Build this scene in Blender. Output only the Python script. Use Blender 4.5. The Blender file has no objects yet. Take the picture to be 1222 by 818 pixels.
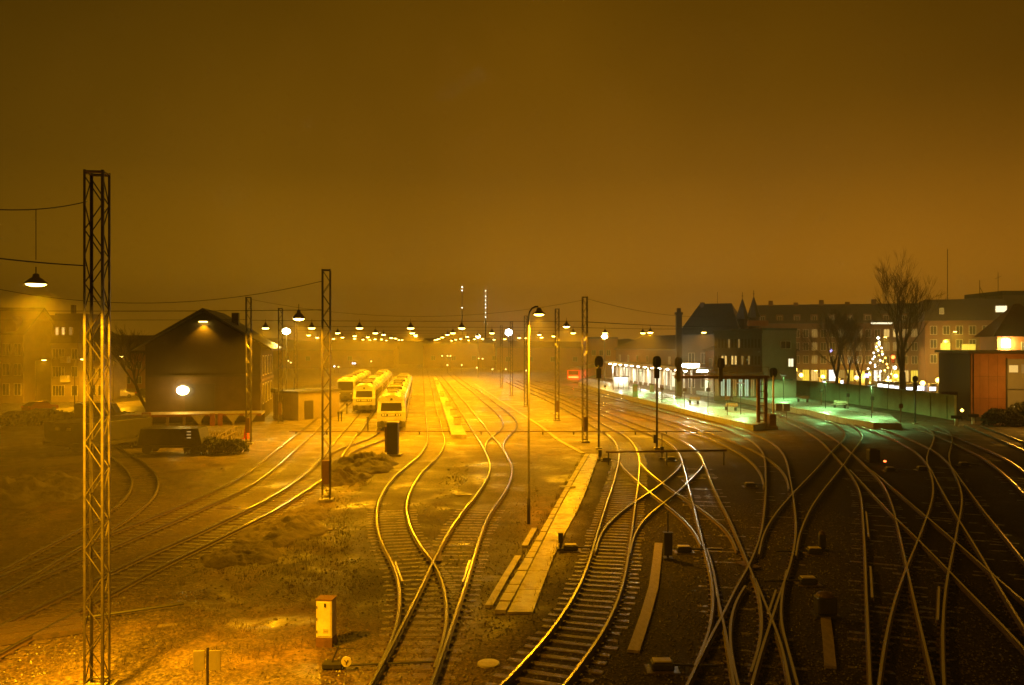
import bpy, bmesh, math, random
from mathutils import Vector, Matrix, noise
from mathutils.kdtree import KDTree
random.seed(7)
R = math.radians
S = bpy.context.scene
COL = S.collection

# ------------------------------------------------------------------ camera
H0 = 8.6                    # camera height over the yard
FPX, CX, HY = 1000.0, 611.0, 413.0
cam_d = bpy.data.cameras.new('camera')
cam = bpy.data.objects.new('camera', cam_d); COL.objects.link(cam)
cam.location = (0, 0, H0); cam.rotation_euler = (R(90), 0, 0)
cam_d.sensor_width = 36; cam_d.lens = 36 * FPX / 1222; cam_d.shift_y = (HY - 409) / 1222
cam_d.clip_start = .1; cam_d.clip_end = 6000
S.camera = cam

# ------------------------------------------------------------------ sky, exposure
W = bpy.data.worlds.new('World'); S.world = W; W.use_nodes = True
nt = W.node_tree; nt.nodes.clear()
out = nt.nodes.new('ShaderNodeOutputWorld'); bg = nt.nodes.new('ShaderNodeBackground')
sky = nt.nodes.new('ShaderNodeTexSky'); sky.sky_type = 'NISHITA'; sky.sun_disc = False
sky.sun_elevation = R(-6); sky.sun_rotation = R(60)
tc = nt.nodes.new('ShaderNodeTexCoord'); sx = nt.nodes.new('ShaderNodeSeparateXYZ')
nt.links.new(tc.outputs['Generated'], sx.inputs[0])
rp = nt.nodes.new('ShaderNodeValToRGB')
rp.color_ramp.elements[0].position = 0.0; rp.color_ramp.elements[0].color = (.52, .20, .0050, 1)
rp.color_ramp.elements[1].position = .9; rp.color_ramp.elements[1].color = (.03, .013, .001, 1)
for p, c in ((.08, (.455, .178, .004)), (.20, (.25, .10, .003)), (.38, (.142, .058, .0012))):
    e = rp.color_ramp.elements.new(p); e.color = (*c, 1)
nt.links.new(sx.outputs[2], rp.inputs[0])
mr = nt.nodes.new('ShaderNodeMapRange'); mr.inputs[1].default_value = -.6; mr.inputs[2].default_value = .45
mr.inputs[3].default_value = .40; mr.inputs[4].default_value = 1.0; mr.inputs[2].default_value = -.02
nt.links.new(sx.outputs[0], mr.inputs[0])
mu = nt.nodes.new('ShaderNodeMix'); mu.data_type = 'RGBA'; mu.blend_type = 'MULTIPLY'; mu.inputs[0].default_value = 1
nt.links.new(rp.outputs[0], mu.inputs[6]); nt.links.new(mr.outputs[0], mu.inputs[7])
mrr = nt.nodes.new('ShaderNodeMapRange'); mrr.inputs[1].default_value = .03; mrr.inputs[2].default_value = .5; mrr.inputs[3].default_value = 1.0; mrr.inputs[4].default_value = .60
nt.links.new(sx.outputs[0], mrr.inputs[0])
mm_ = nt.nodes.new('ShaderNodeMath'); mm_.operation = 'MULTIPLY'; nt.links.new(mr.outputs[0], mm_.inputs[0]); nt.links.new(mrr.outputs[0], mm_.inputs[1]); nt.links.new(mm_.outputs[0], mu.inputs[7])
hue = nt.nodes.new('ShaderNodeMix'); hue.data_type = 'RGBA'; hue.inputs[6].default_value = (.93, 1.13, 1.25, 1); hue.inputs[7].default_value = (1, 1, 1, 1)
nt.links.new(mr.outputs[0], hue.inputs[0])
muh = nt.nodes.new('ShaderNodeMix'); muh.data_type = 'RGBA'; muh.blend_type = 'MULTIPLY'; muh.inputs[0].default_value = 1
nt.links.new(rp.outputs[0], muh.inputs[6]); nt.links.new(hue.outputs[2], muh.inputs[7]); nt.links.new(muh.outputs[2], mu.inputs[6])
nz = nt.nodes.new('ShaderNodeTexNoise'); nz.inputs['Scale'].default_value = 3.0; nz.inputs['Detail'].default_value = 6
nt.links.new(tc.outputs['Generated'], nz.inputs[0])
m2 = nt.nodes.new('ShaderNodeMapRange'); m2.inputs[1].default_value = .25; m2.inputs[2].default_value = .75; m2.inputs[3].default_value = .86; m2.inputs[4].default_value = 1.14
nt.links.new(nz.outputs[0], m2.inputs[0])
mu2 = nt.nodes.new('ShaderNodeMix'); mu2.data_type = 'RGBA'; mu2.blend_type = 'MULTIPLY'; mu2.inputs[0].default_value = 1
nt.links.new(mu.outputs[2], mu2.inputs[6]); nt.links.new(m2.outputs[0], mu2.inputs[7])
ad = nt.nodes.new('ShaderNodeMix'); ad.data_type = 'RGBA'; ad.blend_type = 'ADD'; ad.inputs[0].default_value = .0006
nt.links.new(mu2.outputs[2], ad.inputs[6]); nt.links.new(sky.outputs[0], ad.inputs[7])
# redder glow of the town low on the right
gx_ = nt.nodes.new('ShaderNodeMapRange'); gx_.interpolation_type = 'SMOOTHSTEP'; gx_.inputs[1].default_value = -.1; gx_.inputs[2].default_value = .5
gz_ = nt.nodes.new('ShaderNodeMapRange'); gz_.interpolation_type = 'SMOOTHSTEP'; gz_.inputs[1].default_value = .30; gz_.inputs[2].default_value = .0
nt.links.new(sx.outputs[0], gx_.inputs[0]); nt.links.new(sx.outputs[2], gz_.inputs[0])
gm_ = nt.nodes.new('ShaderNodeMath'); gm_.operation = 'MULTIPLY'; nt.links.new(gx_.outputs[0], gm_.inputs[0]); nt.links.new(gz_.outputs[0], gm_.inputs[1])
ad2 = nt.nodes.new('ShaderNodeMix'); ad2.data_type = 'RGBA'; ad2.blend_type = 'ADD'; ad2.inputs[7].default_value = (.19, .060, .005, 1)
nt.links.new(gm_.outputs[0], ad2.inputs[0]); nt.links.new(ad.outputs[2], ad2.inputs[6])
EXPO = 2.0
bg.inputs[1].default_value = .9 / 2 ** EXPO
nt.links.new(ad2.outputs[2], bg.inputs[0]); nt.links.new(bg.outputs[0], out.inputs[0])
S.view_settings.view_transform = 'Standard'; S.view_settings.look = 'None'
S.view_settings.exposure = EXPO; S.view_settings.gamma = 1
S.cycles.use_denoising = True
try: S.cycles.denoiser = 'OPENIMAGEDENOISE'
except Exception: pass
S.cycles.max_bounces = 4; S.cycles.diffuse_bounces = 2; S.cycles.glossy_bounces = 2
S.cycles.transmission_bounces = 2; S.cycles.volume_bounces = 0; S.cycles.transparent_max_bounces = 8
S.cycles.use_light_tree = True
S.cycles.use_adaptive_sampling = False
S.cycles.sample_clamp_indirect = .6; S.cycles.sample_clamp_direct = 0
S.cycles.caustics_reflective = False; S.cycles.caustics_refractive = False
HAZE = .0014
LAMP_W = 1900.0
SODIUM = (1.0, .415, .003)

# ------------------------------------------------------------------ helpers
def G(x, y, z=0.0):
    Y = (H0 - z) * FPX / (y - HY)
    return Vector(((x - CX) * Y / FPX, Y, z))
def P(x, y, Y):
    return Vector(((x - CX) * Y / FPX, Y, H0 - (y - HY) * Y / FPX))

class MB:
    def __init__(s): s.v = []; s.f = []; s.m = []
    def add(s, vs, fs, mi=0):
        b = len(s.v); s.v += [tuple(v) for v in vs]
        s.f += [tuple(i + b for i in f) for f in fs]; s.m += [mi] * len(fs); return s
    def box(s, c, d, rz=0, mi=0, tz=0):
        x, y, z = d[0] / 2, d[1] / 2, d[2] / 2
        vs = [Vector((a, b, e)) for e in (-z, z) for b in (-y, y) for a in (-x, x)]
        if tz: vs = [Matrix.Rotation(tz, 3, 'Y') @ v for v in vs]
        if rz: vs = [Matrix.Rotation(rz, 3, 'Z') @ v for v in vs]
        c = Vector(c)
        return s.add([v + c for v in vs], [(0, 2, 3, 1), (4, 5, 7, 6), (0, 1, 5, 4), (2, 6, 7, 3), (0, 4, 6, 2), (1, 3, 7, 5)], mi)
    def bb(s, x0, x1, y0, y1, z0, z1, mi=0):
        return s.box(((x0 + x1) / 2, (y0 + y1) / 2, (z0 + z1) / 2), (x1 - x0, y1 - y0, z1 - z0), 0, mi)
    def tube(s, pts, r, n=6, mi=0, caps=True):
        pts = [Vector(p) for p in pts]; rs = r if isinstance(r, (list, tuple)) else [r] * len(pts)
        vs = []; up = None
        for i, p in enumerate(pts):
            t = (pts[min(i + 1, len(pts) - 1)] - pts[max(i - 1, 0)])
            if t.length < 1e-9: t = Vector((0, 0, 1))
            t.normalize()
            if up is None:
                up = Vector((0, 0, 1)) if abs(t.z) < .9 else Vector((1, 0, 0))
            a = t.cross(up)
            if a.length < 1e-6: a = t.orthogonal()
            a.normalize(); b = a.cross(t); up = b
            for k in range(n):
                q = 2 * math.pi * k / n
                vs.append(p + (a * math.cos(q) + b * math.sin(q)) * rs[i])
        fs = []
        for i in range(len(pts) - 1):
            for k in range(n):
                fs.append((i * n + k, i * n + (k + 1) % n, (i + 1) * n + (k + 1) % n, (i + 1) * n + k))
        if caps:
            fs.append(tuple(range(n - 1, -1, -1))); e = (len(pts) - 1) * n; fs.append(tuple(range(e, e + n)))
        return s.add(vs, fs, mi)
    def lathe(s, prof, c=(0, 0, 0), n=16, mi=0, axis='z'):
        c = Vector(c); vs = []
        for r, z in prof:
            for k in range(n):
                q = 2 * math.pi * k / n
                v = Vector((r * math.cos(q), r * math.sin(q), z))
                if axis == 'y': v = Vector((v.x, v.z, v.y))
                vs.append(c + v)
        fs = [(i * n + k, i * n + (k + 1) % n, (i + 1) * n + (k + 1) % n, (i + 1) * n + k) for i in range(len(prof) - 1) for k in range(n)]
        fs.append(tuple(range(n - 1, -1, -1))); e = (len(prof) - 1) * n; fs.append(tuple(range(e, e + n)))
        return s.add(vs, fs, mi)
    def prism(s, poly, z0, z1, mi=0):          # poly = list of (x,y)
        n = len(poly)
        vs = [(p[0], p[1], z0) for p in poly] + [(p[0], p[1], z1) for p in poly]
        fs = [tuple(range(n - 1, -1, -1)), tuple(range(n, 2 * n))] + [(i, (i + 1) % n, n + (i + 1) % n, n + i) for i in range(n)]
        return s.add(vs, fs, mi)
    def extr(s, poly, y0, y1, mi=0):           # poly in (x,z), extruded along y
        n = len(poly)
        vs = [(p[0], y0, p[1]) for p in poly] + [(p[0], y1, p[1]) for p in poly]
        fs = [tuple(range(n)), tuple(range(2 * n - 1, n - 1, -1))] + [(i, n + i, n + (i + 1) % n, (i + 1) % n) for i in range(n)]
        return s.add(vs, fs, mi)
    def extrx(s, poly, x0, x1, mi=0):          # poly in (y,z), extruded along x
        n = len(poly)
        vs = [(x0, p[0], p[1]) for p in poly] + [(x1, p[0], p[1]) for p in poly]
        fs = [tuple(range(n - 1, -1, -1)), tuple(range(n, 2 * n))] + [(i, (i + 1) % n, n + (i + 1) % n, n + i) for i in range(n)]
        return s.add(vs, fs, mi)
    def build(s, name, mat, parent=None, smooth=False, bevel=0, loc=None):
        me = bpy.data.meshes.new(name); me.from_pydata(s.v, [], s.f)
        ms = mat if isinstance(mat, (list, tuple)) else [mat]
        for m in ms: me.materials.append(m)
        if len(ms) > 1: me.polygons.foreach_set('material_index', s.m)
        bm = bmesh.new(); bm.from_mesh(me); bmesh.ops.recalc_face_normals(bm, faces=bm.faces); bm.to_mesh(me); bm.free()
        if smooth: me.polygons.foreach_set('use_smooth', [True] * len(me.polygons))
        o = bpy.data.objects.new(name, me); COL.objects.link(o)
        if parent: o.parent = parent
        if loc is not None: o.location = loc
        if bevel:
            b = o.modifiers.new('bevel', 'BEVEL'); b.width = bevel; b.segments = 2; b.limit_method = 'ANGLE'
        return o

def tag(o, label=None, cat=None, group=None, kind=None):
    if label: o['label'] = label
    if cat: o['category'] = cat
    if group: o['group'] = group
    if kind: o['kind'] = kind
    return o
def thing(name, label, cat, loc=(0, 0, 0), rz=0, group=None):
    o = bpy.data.objects.new(name, None); COL.objects.link(o); o.location = loc; o.rotation_euler = (0, 0, rz)
    o.empty_display_size = .3
    return tag(o, label, cat, group)
def copy_tree(o, parent=None):
    c = o.copy(); COL.objects.link(c)
    if parent: c.parent = parent
    for ch in list(o.children): copy_tree(ch, c)
    return c
def struct(name, mb, mat, **k): return tag(mb.build(name, mat, **k), kind='structure')
ORD = ['first', 'second', 'third', 'fourth', 'fifth', 'sixth', 'seventh', 'eighth', 'ninth', 'tenth', 'eleventh', 'twelfth']

def mat(name, col, rough=.6, metal=0, col2=None, scale=3, bump=0, bscale=None, emit=None, estr=0, detail=4, spec=None, stretch=None, rvar=0, rough2=None):
    m = bpy.data.materials.new(name); m.use_nodes = True
    n = m.node_tree.nodes; l = m.node_tree.links; b = n['Principled BSDF']
    b.inputs['Base Color'].default_value = (*col, 1); b.inputs['Roughness'].default_value = rough; b.inputs['Metallic'].default_value = metal
    if spec is not None: b.inputs['Specular IOR Level'].default_value = spec
    if emit:
        b.inputs['Emission Color'].default_value = (*emit, 1); b.inputs['Emission Strength'].default_value = estr
    if col2 or bump or rvar:
        t = n.new('ShaderNodeTexCoord'); mp = n.new('ShaderNodeMapping'); l.new(t.outputs['Object'], mp.inputs[0])
        if stretch: mp.inputs['Scale'].default_value = stretch
        no = n.new('ShaderNodeTexNoise'); no.inputs['Scale'].default_value = scale; no.inputs['Detail'].default_value = detail
        no.inputs['Roughness'].default_value = .65
        l.new(mp.outputs[0], no.inputs[0])
        if col2:
            r = n.new('ShaderNodeValToRGB'); r.color_ramp.elements[0].position = .36; r.color_ramp.elements[1].position = .66
            r.color_ramp.elements[0].color = (*col, 1); r.color_ramp.elements[1].color = (*col2, 1)
            l.new(no.outputs[0], r.inputs[0]); l.new(r.outputs[0], b.inputs['Base Color'])
        if rvar:
            mr_ = n.new('ShaderNodeMapRange'); mr_.inputs[1].default_value = .3; mr_.inputs[2].default_value = .7
            mr_.inputs[3].default_value = max(.05, rough - rvar); mr_.inputs[4].default_value = min(1, rough + rvar)
            l.new(no.outputs[0], mr_.inputs[0]); l.new(mr_.outputs[0], b.inputs['Roughness'])
        if bump:
            nb = n.new('ShaderNodeTexNoise'); nb.inputs['Scale'].default_value = bscale or scale * 4; nb.inputs['Detail'].default_value = 5
            l.new(mp.outputs[0], nb.inputs[0])
            bu = n.new('ShaderNodeBump'); bu.inputs['Strength'].default_value = bump; bu.inputs['Distance'].default_value = .05
            l.new(nb.outputs[0], bu.inputs['Height']); l.new(bu.outputs[0], b.inputs['Normal'])
    return m
def brick_mat(name, c1, c2, mortar, scale=1.0, rough=.85):
    m = bpy.data.materials.new(name); m.use_nodes = True
    n = m.node_tree.nodes; l = m.node_tree.links; b = n['Principled BSDF']; b.inputs['Roughness'].default_value = rough
    t = n.new('ShaderNodeTexCoord'); sp = n.new('ShaderNodeSeparateXYZ'); cb = n.new('ShaderNodeCombineXYZ'); adn = n.new('ShaderNodeMath')
    l.new(t.outputs['Object'], sp.inputs[0]); l.new(sp.outputs[0], adn.inputs[0]); l.new(sp.outputs[1], adn.inputs[1])
    l.new(adn.outputs[0], cb.inputs[0]); l.new(sp.outputs[2], cb.inputs[1])
    br = n.new('ShaderNodeTexBrick'); br.inputs['Scale'].default_value = scale
    br.inputs['Color1'].default_value = (*c1, 1); br.inputs['Color2'].default_value = (*c2, 1); br.inputs['Mortar'].default_value = (*mortar, 1)
    br.inputs['Mortar Size'].default_value = .012; br.inputs['Brick Width'].default_value = .24; br.inputs['Row Height'].default_value = .075
    l.new(cb.outputs[0], br.inputs[0])
    no = n.new('ShaderNodeTexNoise'); no.inputs['Scale'].default_value = .7; no.inputs['Detail'].default_value = 6; l.new(t.outputs['Object'], no.inputs[0])
    mr_ = n.new('ShaderNodeMapRange'); mr_.inputs[1].default_value = .3; mr_.inputs[2].default_value = .7; mr_.inputs[3].default_value = .6; mr_.inputs[4].default_value = 1.25
    l.new(no.outputs[0], mr_.inputs[0])
    mx = n.new('ShaderNodeMix'); mx.data_type = 'RGBA'; mx.blend_type = 'MULTIPLY'; mx.inputs[0].default_value = 1
    l.new(br.outputs[0], mx.inputs[6]); l.new(mr_.outputs[0], mx.inputs[7]); l.new(mx.outputs[2], b.inputs['Base Color'])
    return m
def glow(name, col, st):
    m = bpy.data.materials.new(name); m.use_nodes = True; n = m.node_tree.nodes; b = n['Principled BSDF']
    b.inputs['Base Color'].default_value = (.1, .1, .1, 1)
    b.inputs['Emission Color'].default_value = (*col, 1); b.inputs['Emission Strength'].default_value = st / 2 ** EXPO
    m.cycles.emission_sampling = 'NONE'
    return m

M = {}
M['rail_side'] = mat('rail_rust', (.085, .045, .025), .6, .3, (.05, .028, .018), 9, .3)
M['rail_top'] = mat('rail_steel', (.62, .60, .56), .27, 1.0)
M['wood'] = mat('sleeper_wood', (.10, .066, .040), .36, 0, (.045, .030, .019), 5, .5, 30, stretch=(1, 5, 1), rvar=.18)
M['mast'] = mat('galvanised_steel', (.085, .07, .056), .38, .4, (.04, .034, .028), 4, .15)
M['dark_steel'] = mat('dark_steel', (.02, .018, .016), .5, .3, (.035, .03, .025), 6)
M['black'] = mat('black_paint', (.012, .011, .010), .5, 0, (.02, .018, .016), 4)
M['shade'] = mat('enamel_shade', (.26, .23, .19), .35, .1)
M['wire'] = mat('wire', (.015, .013, .012), .6, .5)
M['concrete'] = mat('concrete', (.30, .26, .20), .42, 0, (.20, .17, .13), 2.2, .25, 20, rvar=.14)
M['concrete_wet'] = mat('wet_concrete', (.40, .33, .23), .36, 0, (.13, .10, .07), .9, .3, 14, rvar=.2, detail=7)
M['kerb'] = mat('kerb_concrete', (.40, .34, .25), .5, 0, (.19, .155, .11), 1.6, .3, 14, detail=7)
M['timber'] = mat('weathered_plank', (.20, .15, .10), .6, 0, (.13, .095, .06), 3, .3, stretch=(3, 1, 1))
M['cream'] = mat('cream_paint', (.66, .59, .44), .4, 0, (.44, .37, .26), 2.2, detail=8)
M['white'] = mat('white_paint', (.60, .58, .52), .35, 0, (.62, .60, .54), 1.4, rvar=.06)
M['trainpaint'] = mat('grimy_train_paint', (.50, .47, .41), .32, 0, (.27, .24, .20), 1.1, detail=8, rvar=.1)
M['traindark'] = mat('dark_train_paint', (.20, .185, .165), .3, 0, (.11, .10, .09), 1.1, detail=8, rvar=.1)
M['roofw'] = mat('wet_train_roof', (.46, .44, .39), .3, .2, (.22, .20, .175), 1.2, rvar=.12)
M['skirt'] = mat('train_skirt', (.09, .08, .075), .5, .1, (.05, .045, .04), 2)
M['glassdark'] = mat('dark_glass', (.02, .018, .016), .12, 0)
M['red'] = mat('red_paint', (.5, .04, .02), .45)
M['red_old'] = mat('faded_red_paint', (.20, .045, .02), .6, 0, (.12, .03, .015), 2)
M['rust'] = mat('rusty_steel', (.16, .075, .03), .7, .1, (.09, .045, .022), 3, .3)
M['tarp'] = mat('grey_tarp', (.28, .24, .18), .5, 0, (.2, .17, .12), 2)
M['brick'] = brick_mat('dark_brick', (.075, .034, .019), (.055, .026, .016), (.065, .05, .035))
M['brick_red'] = brick_mat('red_brick', (.26, .075, .032), (.21, .065, .030), (.15, .10, .07))
M['board'] = mat('dark_boarding', (.030, .019, .011), .7, 0, (.020, .013, .008), 1.6, .3, stretch=(6, 6, .6))
M['plaster'] = mat('pale_plaster', (.27, .20, .125), .8, 0, (.19, .14, .09), .7, .1)
M['plaster2'] = mat('ochre_plaster', (.22, .15, .085), .8, 0, (.15, .105, .06), .7, .1)
M['plaster_red'] = mat('red_brown_render', (.30, .105, .045), .8, 0, (.24, .085, .038), .6, .1)
M['facade'] = mat('soot_brown_facade', (.14, .055, .027), .85, 0, (.10, .04, .02), .6, .1)
M['tile'] = mat('dark_roof_tile', (.055, .034, .024), .55, 0, (.036, .024, .018), 3, .4, 12)
M['tile_red'] = mat('red_roof_tile', (.17, .045, .022), .6, 0, (.12, .034, .018), 3, .4, 12)
M['slate'] = mat('slate_roof', (.05, .046, .042), .42, 0, (.034, .031, .028), 2, .3, 10)
M['felt'] = mat('roof_felt', (.05, .042, .034), .6, 0, (.035, .03, .025), 1)
M['greywall'] = mat('grey_render', (.22, .17, .125), .8, 0, (.16, .125, .095), .5, .1)
M['wall_green'] = mat('barrier_concrete', (.22, .27, .15), .75, 0, (.15, .185, .10), .8, .15)
M['asphalt'] = mat('wet_asphalt', (.055, .05, .045), .34, 0, (.035, .032, .03), .8, .15, 18, rvar=.14)
M['paving'] = mat('platform_paving', (.24, .24, .22), .33, 0, (.17, .17, .155), .8, .15, 10, rvar=.12)
M['bark'] = mat('bark', (.075, .05, .033), .85, 0, (.05, .034, .023), 4, .3)
M['hedge'] = mat('hedge_leaf', (.045, .05, .022), .8, 0, (.03, .034, .016), 5)
M['dirt'] = mat('earth', (.105, .076, .045), .85, 0, (.05, .035, .02), 1.6, 1.0, 9)
M['grass'] = mat('dry_grass', (.09, .062, .028), .8, 0, (.05, .034, .016), .5)
M['carred'] = mat('car_paint_red', (.30, .03, .02), .22, .2)
M['carwhite'] = mat('car_paint_pale', (.62, .56, .44), .22, 0)
M['cardark'] = mat('car_paint_dark', (.03, .028, .03), .22, .2)
M['tyre'] = mat('tyre', (.015, .014, .013), .8)
M['teal'] = mat('teal_paint', (.10, .28, .22), .5)
M['orange'] = mat('pink_brown_panel', (.36, .15, .072), .65, 0, (.22, .09, .045), .55, detail=8)
M['glaze'] = glow('dim_amber_glazing', (1, .42, .04), .20)
M['glaze'].node_tree.nodes['Principled BSDF'].inputs['Base Color'].default_value = (.012, .01, .008, 1)
M['hill'] = mat('far_woods', (.05, .045, .03), .9, 0, (.03, .028, .02), .3)
M['bulb'] = glow('sodium_bulb', (1, .62, .08), 45)
M['bulb_far'] = glow('sodium_bulb_soft', (1, .60, .10), 9)
M['flood'] = glow('white_flood', (1, .92, .62), 60)
M['floodwarm'] = glow('warm_flood', (1, .80, .30), 40)
M['flood_blue'] = glow('cold_flood', (.80, .9, 1), 50)
M['dot'] = glow('warm_dot', (1, .62, .12), 6)
M['dotwhite'] = glow('cold_dot', (.85, .85, 1), 7)
M['win_warm'] = glow('lit_window', (1, .62, .16), .9)
M['win_white'] = glow('lit_window_white', (1, .90, .55), 1.6)
M['win_dim'] = glow('dim_window', (1, .55, .12), .22)
M['win_green'] = glow('station_window', (.72, 1, .62), .55)
M['shop'] = glow('shop_front', (1, .93, .80), 2.6)
M['blue'] = glow('blue_light', (.35, .30, 1), 4)
M['shopblue'] = glow('cold_shop_light', (.75, .80, 1), 4.5)
M['redlight'] = glow('red_light', (1, .10, .02), 9)
M['amber'] = glow('amber_globe', (1, .52, .06), 16)
M['fairy'] = glow('fairy_light', (1, .90, .70), 14)
M['yellowwin'] = glow('yellow_window', (1, .72, .05), 1.1)

def spot(name, loc, w, parent=None, ang=164, col=SODIUM, blend=.35, radius=.12):
    d = bpy.data.lights.new(name, 'SPOT'); d.energy = w; d.color = col; d.spot_size = R(ang); d.spot_blend = blend; d.shadow_soft_size = radius
    o = bpy.data.objects.new(name, d); COL.objects.link(o); o.location = loc
    if parent: o.parent = parent
    return o
def point(name, loc, w, parent=None, col=SODIUM, radius=.15):
    d = bpy.data.lights.new(name, 'POINT'); d.energy = w; d.color = col; d.shadow_soft_size = radius
    o = bpy.data.objects.new(name, d); COL.objects.link(o); o.location = loc
    if parent: o.parent = parent
    return o

# ------------------------------------------------------------------ tracks (surveyed rail lines, metres on the yard plane)
def spline(pts, step=.6):
    pts = [Vector((p.x, p.y)) for p in pts]
    if len(pts) < 3: pts = [pts[0], (pts[0] + pts[-1]) / 2, pts[-1]]
    q = [2 * pts[0] - pts[1]] + pts + [2 * pts[-1] - pts[-2]]
    dense = []
    for i in range(1, len(q) - 2):
        a, b, c, d = q[i - 1:i + 3]
        n = max(2, int((c - b).length / .25))
        for k in range(n):
            t = k / n
            dense.append(.5 * ((2 * b) + (c - a) * t + (2 * a - 5 * b + 4 * c - d) * t * t + (3 * b - a - 3 * c + d) * t ** 3))
    dense.append(q[-2])
    for _ in range(3):
        w = 3
        sm = []
        for i in range(len(dense)):
            k = min(w, i, len(dense) - 1 - i)
            s_ = dense[i - k:i + k + 1]
            sm.append(sum(s_, Vector((0, 0))) / len(s_))
        dense = sm
    L = [0]
    for i in range(1, len(dense)): L.append(L[-1] + (dense[i] - dense[i - 1]).length)
    n = max(2, int(L[-1] / step)); res = []; j = 0
    for k in range(n + 1):
        s_ = L[-1] * k / n
        while j < len(L) - 2 and L[j + 1] < s_: j += 1
        f = (s_ - L[j]) / max(1e-9, L[j + 1] - L[j])
        res.append(dense[j].lerp(dense[j + 1], f))
    return res
def resample(p, n):
    L = [0]
    for i in range(1, len(p)): L.append(L[-1] + (p[i] - p[i - 1]).length)
    res = []; j = 0
    for k in range(n + 1):
        s_ = L[-1] * k / n
        while j < len(L) - 2 and L[j + 1] < s_: j += 1
        res.append(p[j].lerp(p[j + 1], (s_ - L[j]) / max(1e-9, L[j + 1] - L[j])))
    return res
ZR = .17
RAILPTS = []
PROF = [(-.075, .02), (.075, .02), (.075, .035), (.02, .055), (.02, .125), (.036, .135), (.036, ZR), (-.036, ZR), (-.036, .135), (-.02, .125), (-.02, .055), (-.075, .035)]
def rail_mesh(line, dz=0):
    mb = MB(); n = len(PROF); vs = []
    for i, p in enumerate(line):
        t = (line[min(i + 1, len(line) - 1)] - line[max(i - 1, 0)]).normalized(); nn = Vector((t.y, -t.x))
        for a, z in PROF:
            q = p + nn * a; vs.append((q.x, q.y, z + dz))
    fs = []; ms = []
    for i in range(len(line) - 1):
        for k in range(n):
            fs.append((i * n + k, i * n + (k + 1) % n, (i + 1) * n + (k + 1) % n, (i + 1) * n + k)); ms.append(1 if k in (5, 6, 7) else 0)
    fs += [tuple(range(n)), tuple(range((len(line) - 1) * n, len(line) * n))]; ms += [0, 0]
    mb.v = vs; mb.f = fs; mb.m = ms
    return mb
NTRACK = [0]
def track(label, L, Rr, cutL=(0, 1), cutR=(0, 1), ymax=62, sl=True, reg=True, slmin=0, top=-.014):
    k = NTRACK[0]; NTRACK[0] += 1; dz = .0025 * (k % 5)
    a = [G(x, y, ZR) for x, y in L]; b = [G(x, y, ZR) for x, y in Rr]
    a = spline(a); b = spline(b)
    n = max(len(a), len(b)); a = resample(a, n); b = resample(b, n)
    mid = [(p + q) / 2 for p, q in zip(a, b)]
    for _ in range(2): mid = [mid[0]] + [(mid[i - 1] + mid[i] * 2 + mid[i + 1]) / 4 for i in range(1, n)] + [mid[-1]]
    if reg:
        nl = []; nr = []
        for i, p in enumerate(mid):
            t = (mid[min(i + 1, n)] - mid[max(i - 1, 0)]).normalized(); nn = Vector((t.y, -t.x))
            if nn.dot(b[i] - a[i]) < 0: nn = -nn
            e = 1.0 if p.y < 75 else 1.0
            tl = p - nn * .752; tr = p + nn * .752
            w = .5 if p.y < 60 else .85
            nl.append(a[i].lerp(tl, w)); nr.append(b[i].lerp(tr, w))
        a, b = nl, nr
    a = a[int(cutL[0] * n):int(cutL[1] * n) + 1]; b = b[int(cutR[0] * n):int(cutR[1] * n) + 1]
    RAILPTS.extend(a[::2]); RAILPTS.extend(b[::2])
    base = mid[-1]
    t = thing('railway_track', label, 'railway track', (base.x, base.y, 0), 0, 'railway tracks of the yard')
    off = Vector((base.x, base.y))
    for ln in (a, b):
        rm = rail_mesh([p - off for p in ln], dz)
        if sl:
            for i_ in range(1, len(ln) - 1):
                if 18 < ln[i_].y < 50:
                    tg = ln[i_ + 1] - ln[i_ - 1]; q = ln[i_] - off
                    rm.box((q.x, q.y, max(top, -.004) + .022), (.32, .15, .045), math.atan2(tg.y, tg.x) - math.pi / 2)
        rm.build('rail', [M['rail_side'], M['rail_top']], t)
    if sl:
        cnt = 0; rest = MB(); step = .6; acc = 0
        order = list(range(n, -1, -1)); last = None
        for i in order:
            p = mid[i]
            if last is not None and (p - last).length < .58: continue
            last = p
            if p.y > ymax or p.y < slmin or p.y < 19: continue
            tg = (mid[min(i + 1, n)] - mid[max(i - 1, 0)]).normalized()
            ang = math.atan2(tg.y, tg.x) - math.pi / 2 + random.uniform(-.02, .02)
            q = p - off; z = top - .07 - (.013 if p.x - .156 * (p.y - 27) > 3.6 else 0) + random.uniform(-.011, .007) - .0012 * (k % 4)
            if cnt < 95:
                m_ = SLM[random.randrange(len(SLM))]
                o = bpy.data.objects.new('sleeper', m_); COL.objects.link(o); o.parent = t
                o.location = (q.x, q.y, z); o.rotation_euler = (0, 0, ang); o.scale = (random.uniform(.97, 1.04), 1, 1)
                cnt += 1
            else:
                rest.box((q.x, q.y, z), (2.5, .24, .14), ang)
        if rest.v: tag(rest.build('far_sleepers', M['wood'], t), kind='stuff')
    return t
def check_rail(t, px, s_):
    pts = spline([G(x, y, ZR) for x, y in px], .5); off = Vector((t.location.x, t.location.y))
    q = []
    for i, p in enumerate(pts):
        tg = (pts[min(i + 1, len(pts) - 1)] - pts[max(i - 1, 0)]).normalized(); q.append(p + Vector((tg.y, -tg.x)) * s_ - off)
    rail_mesh(q, -.012).build('check_rail', [M['rail_side'], M['rail_top']], t)
SLM = []
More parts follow.
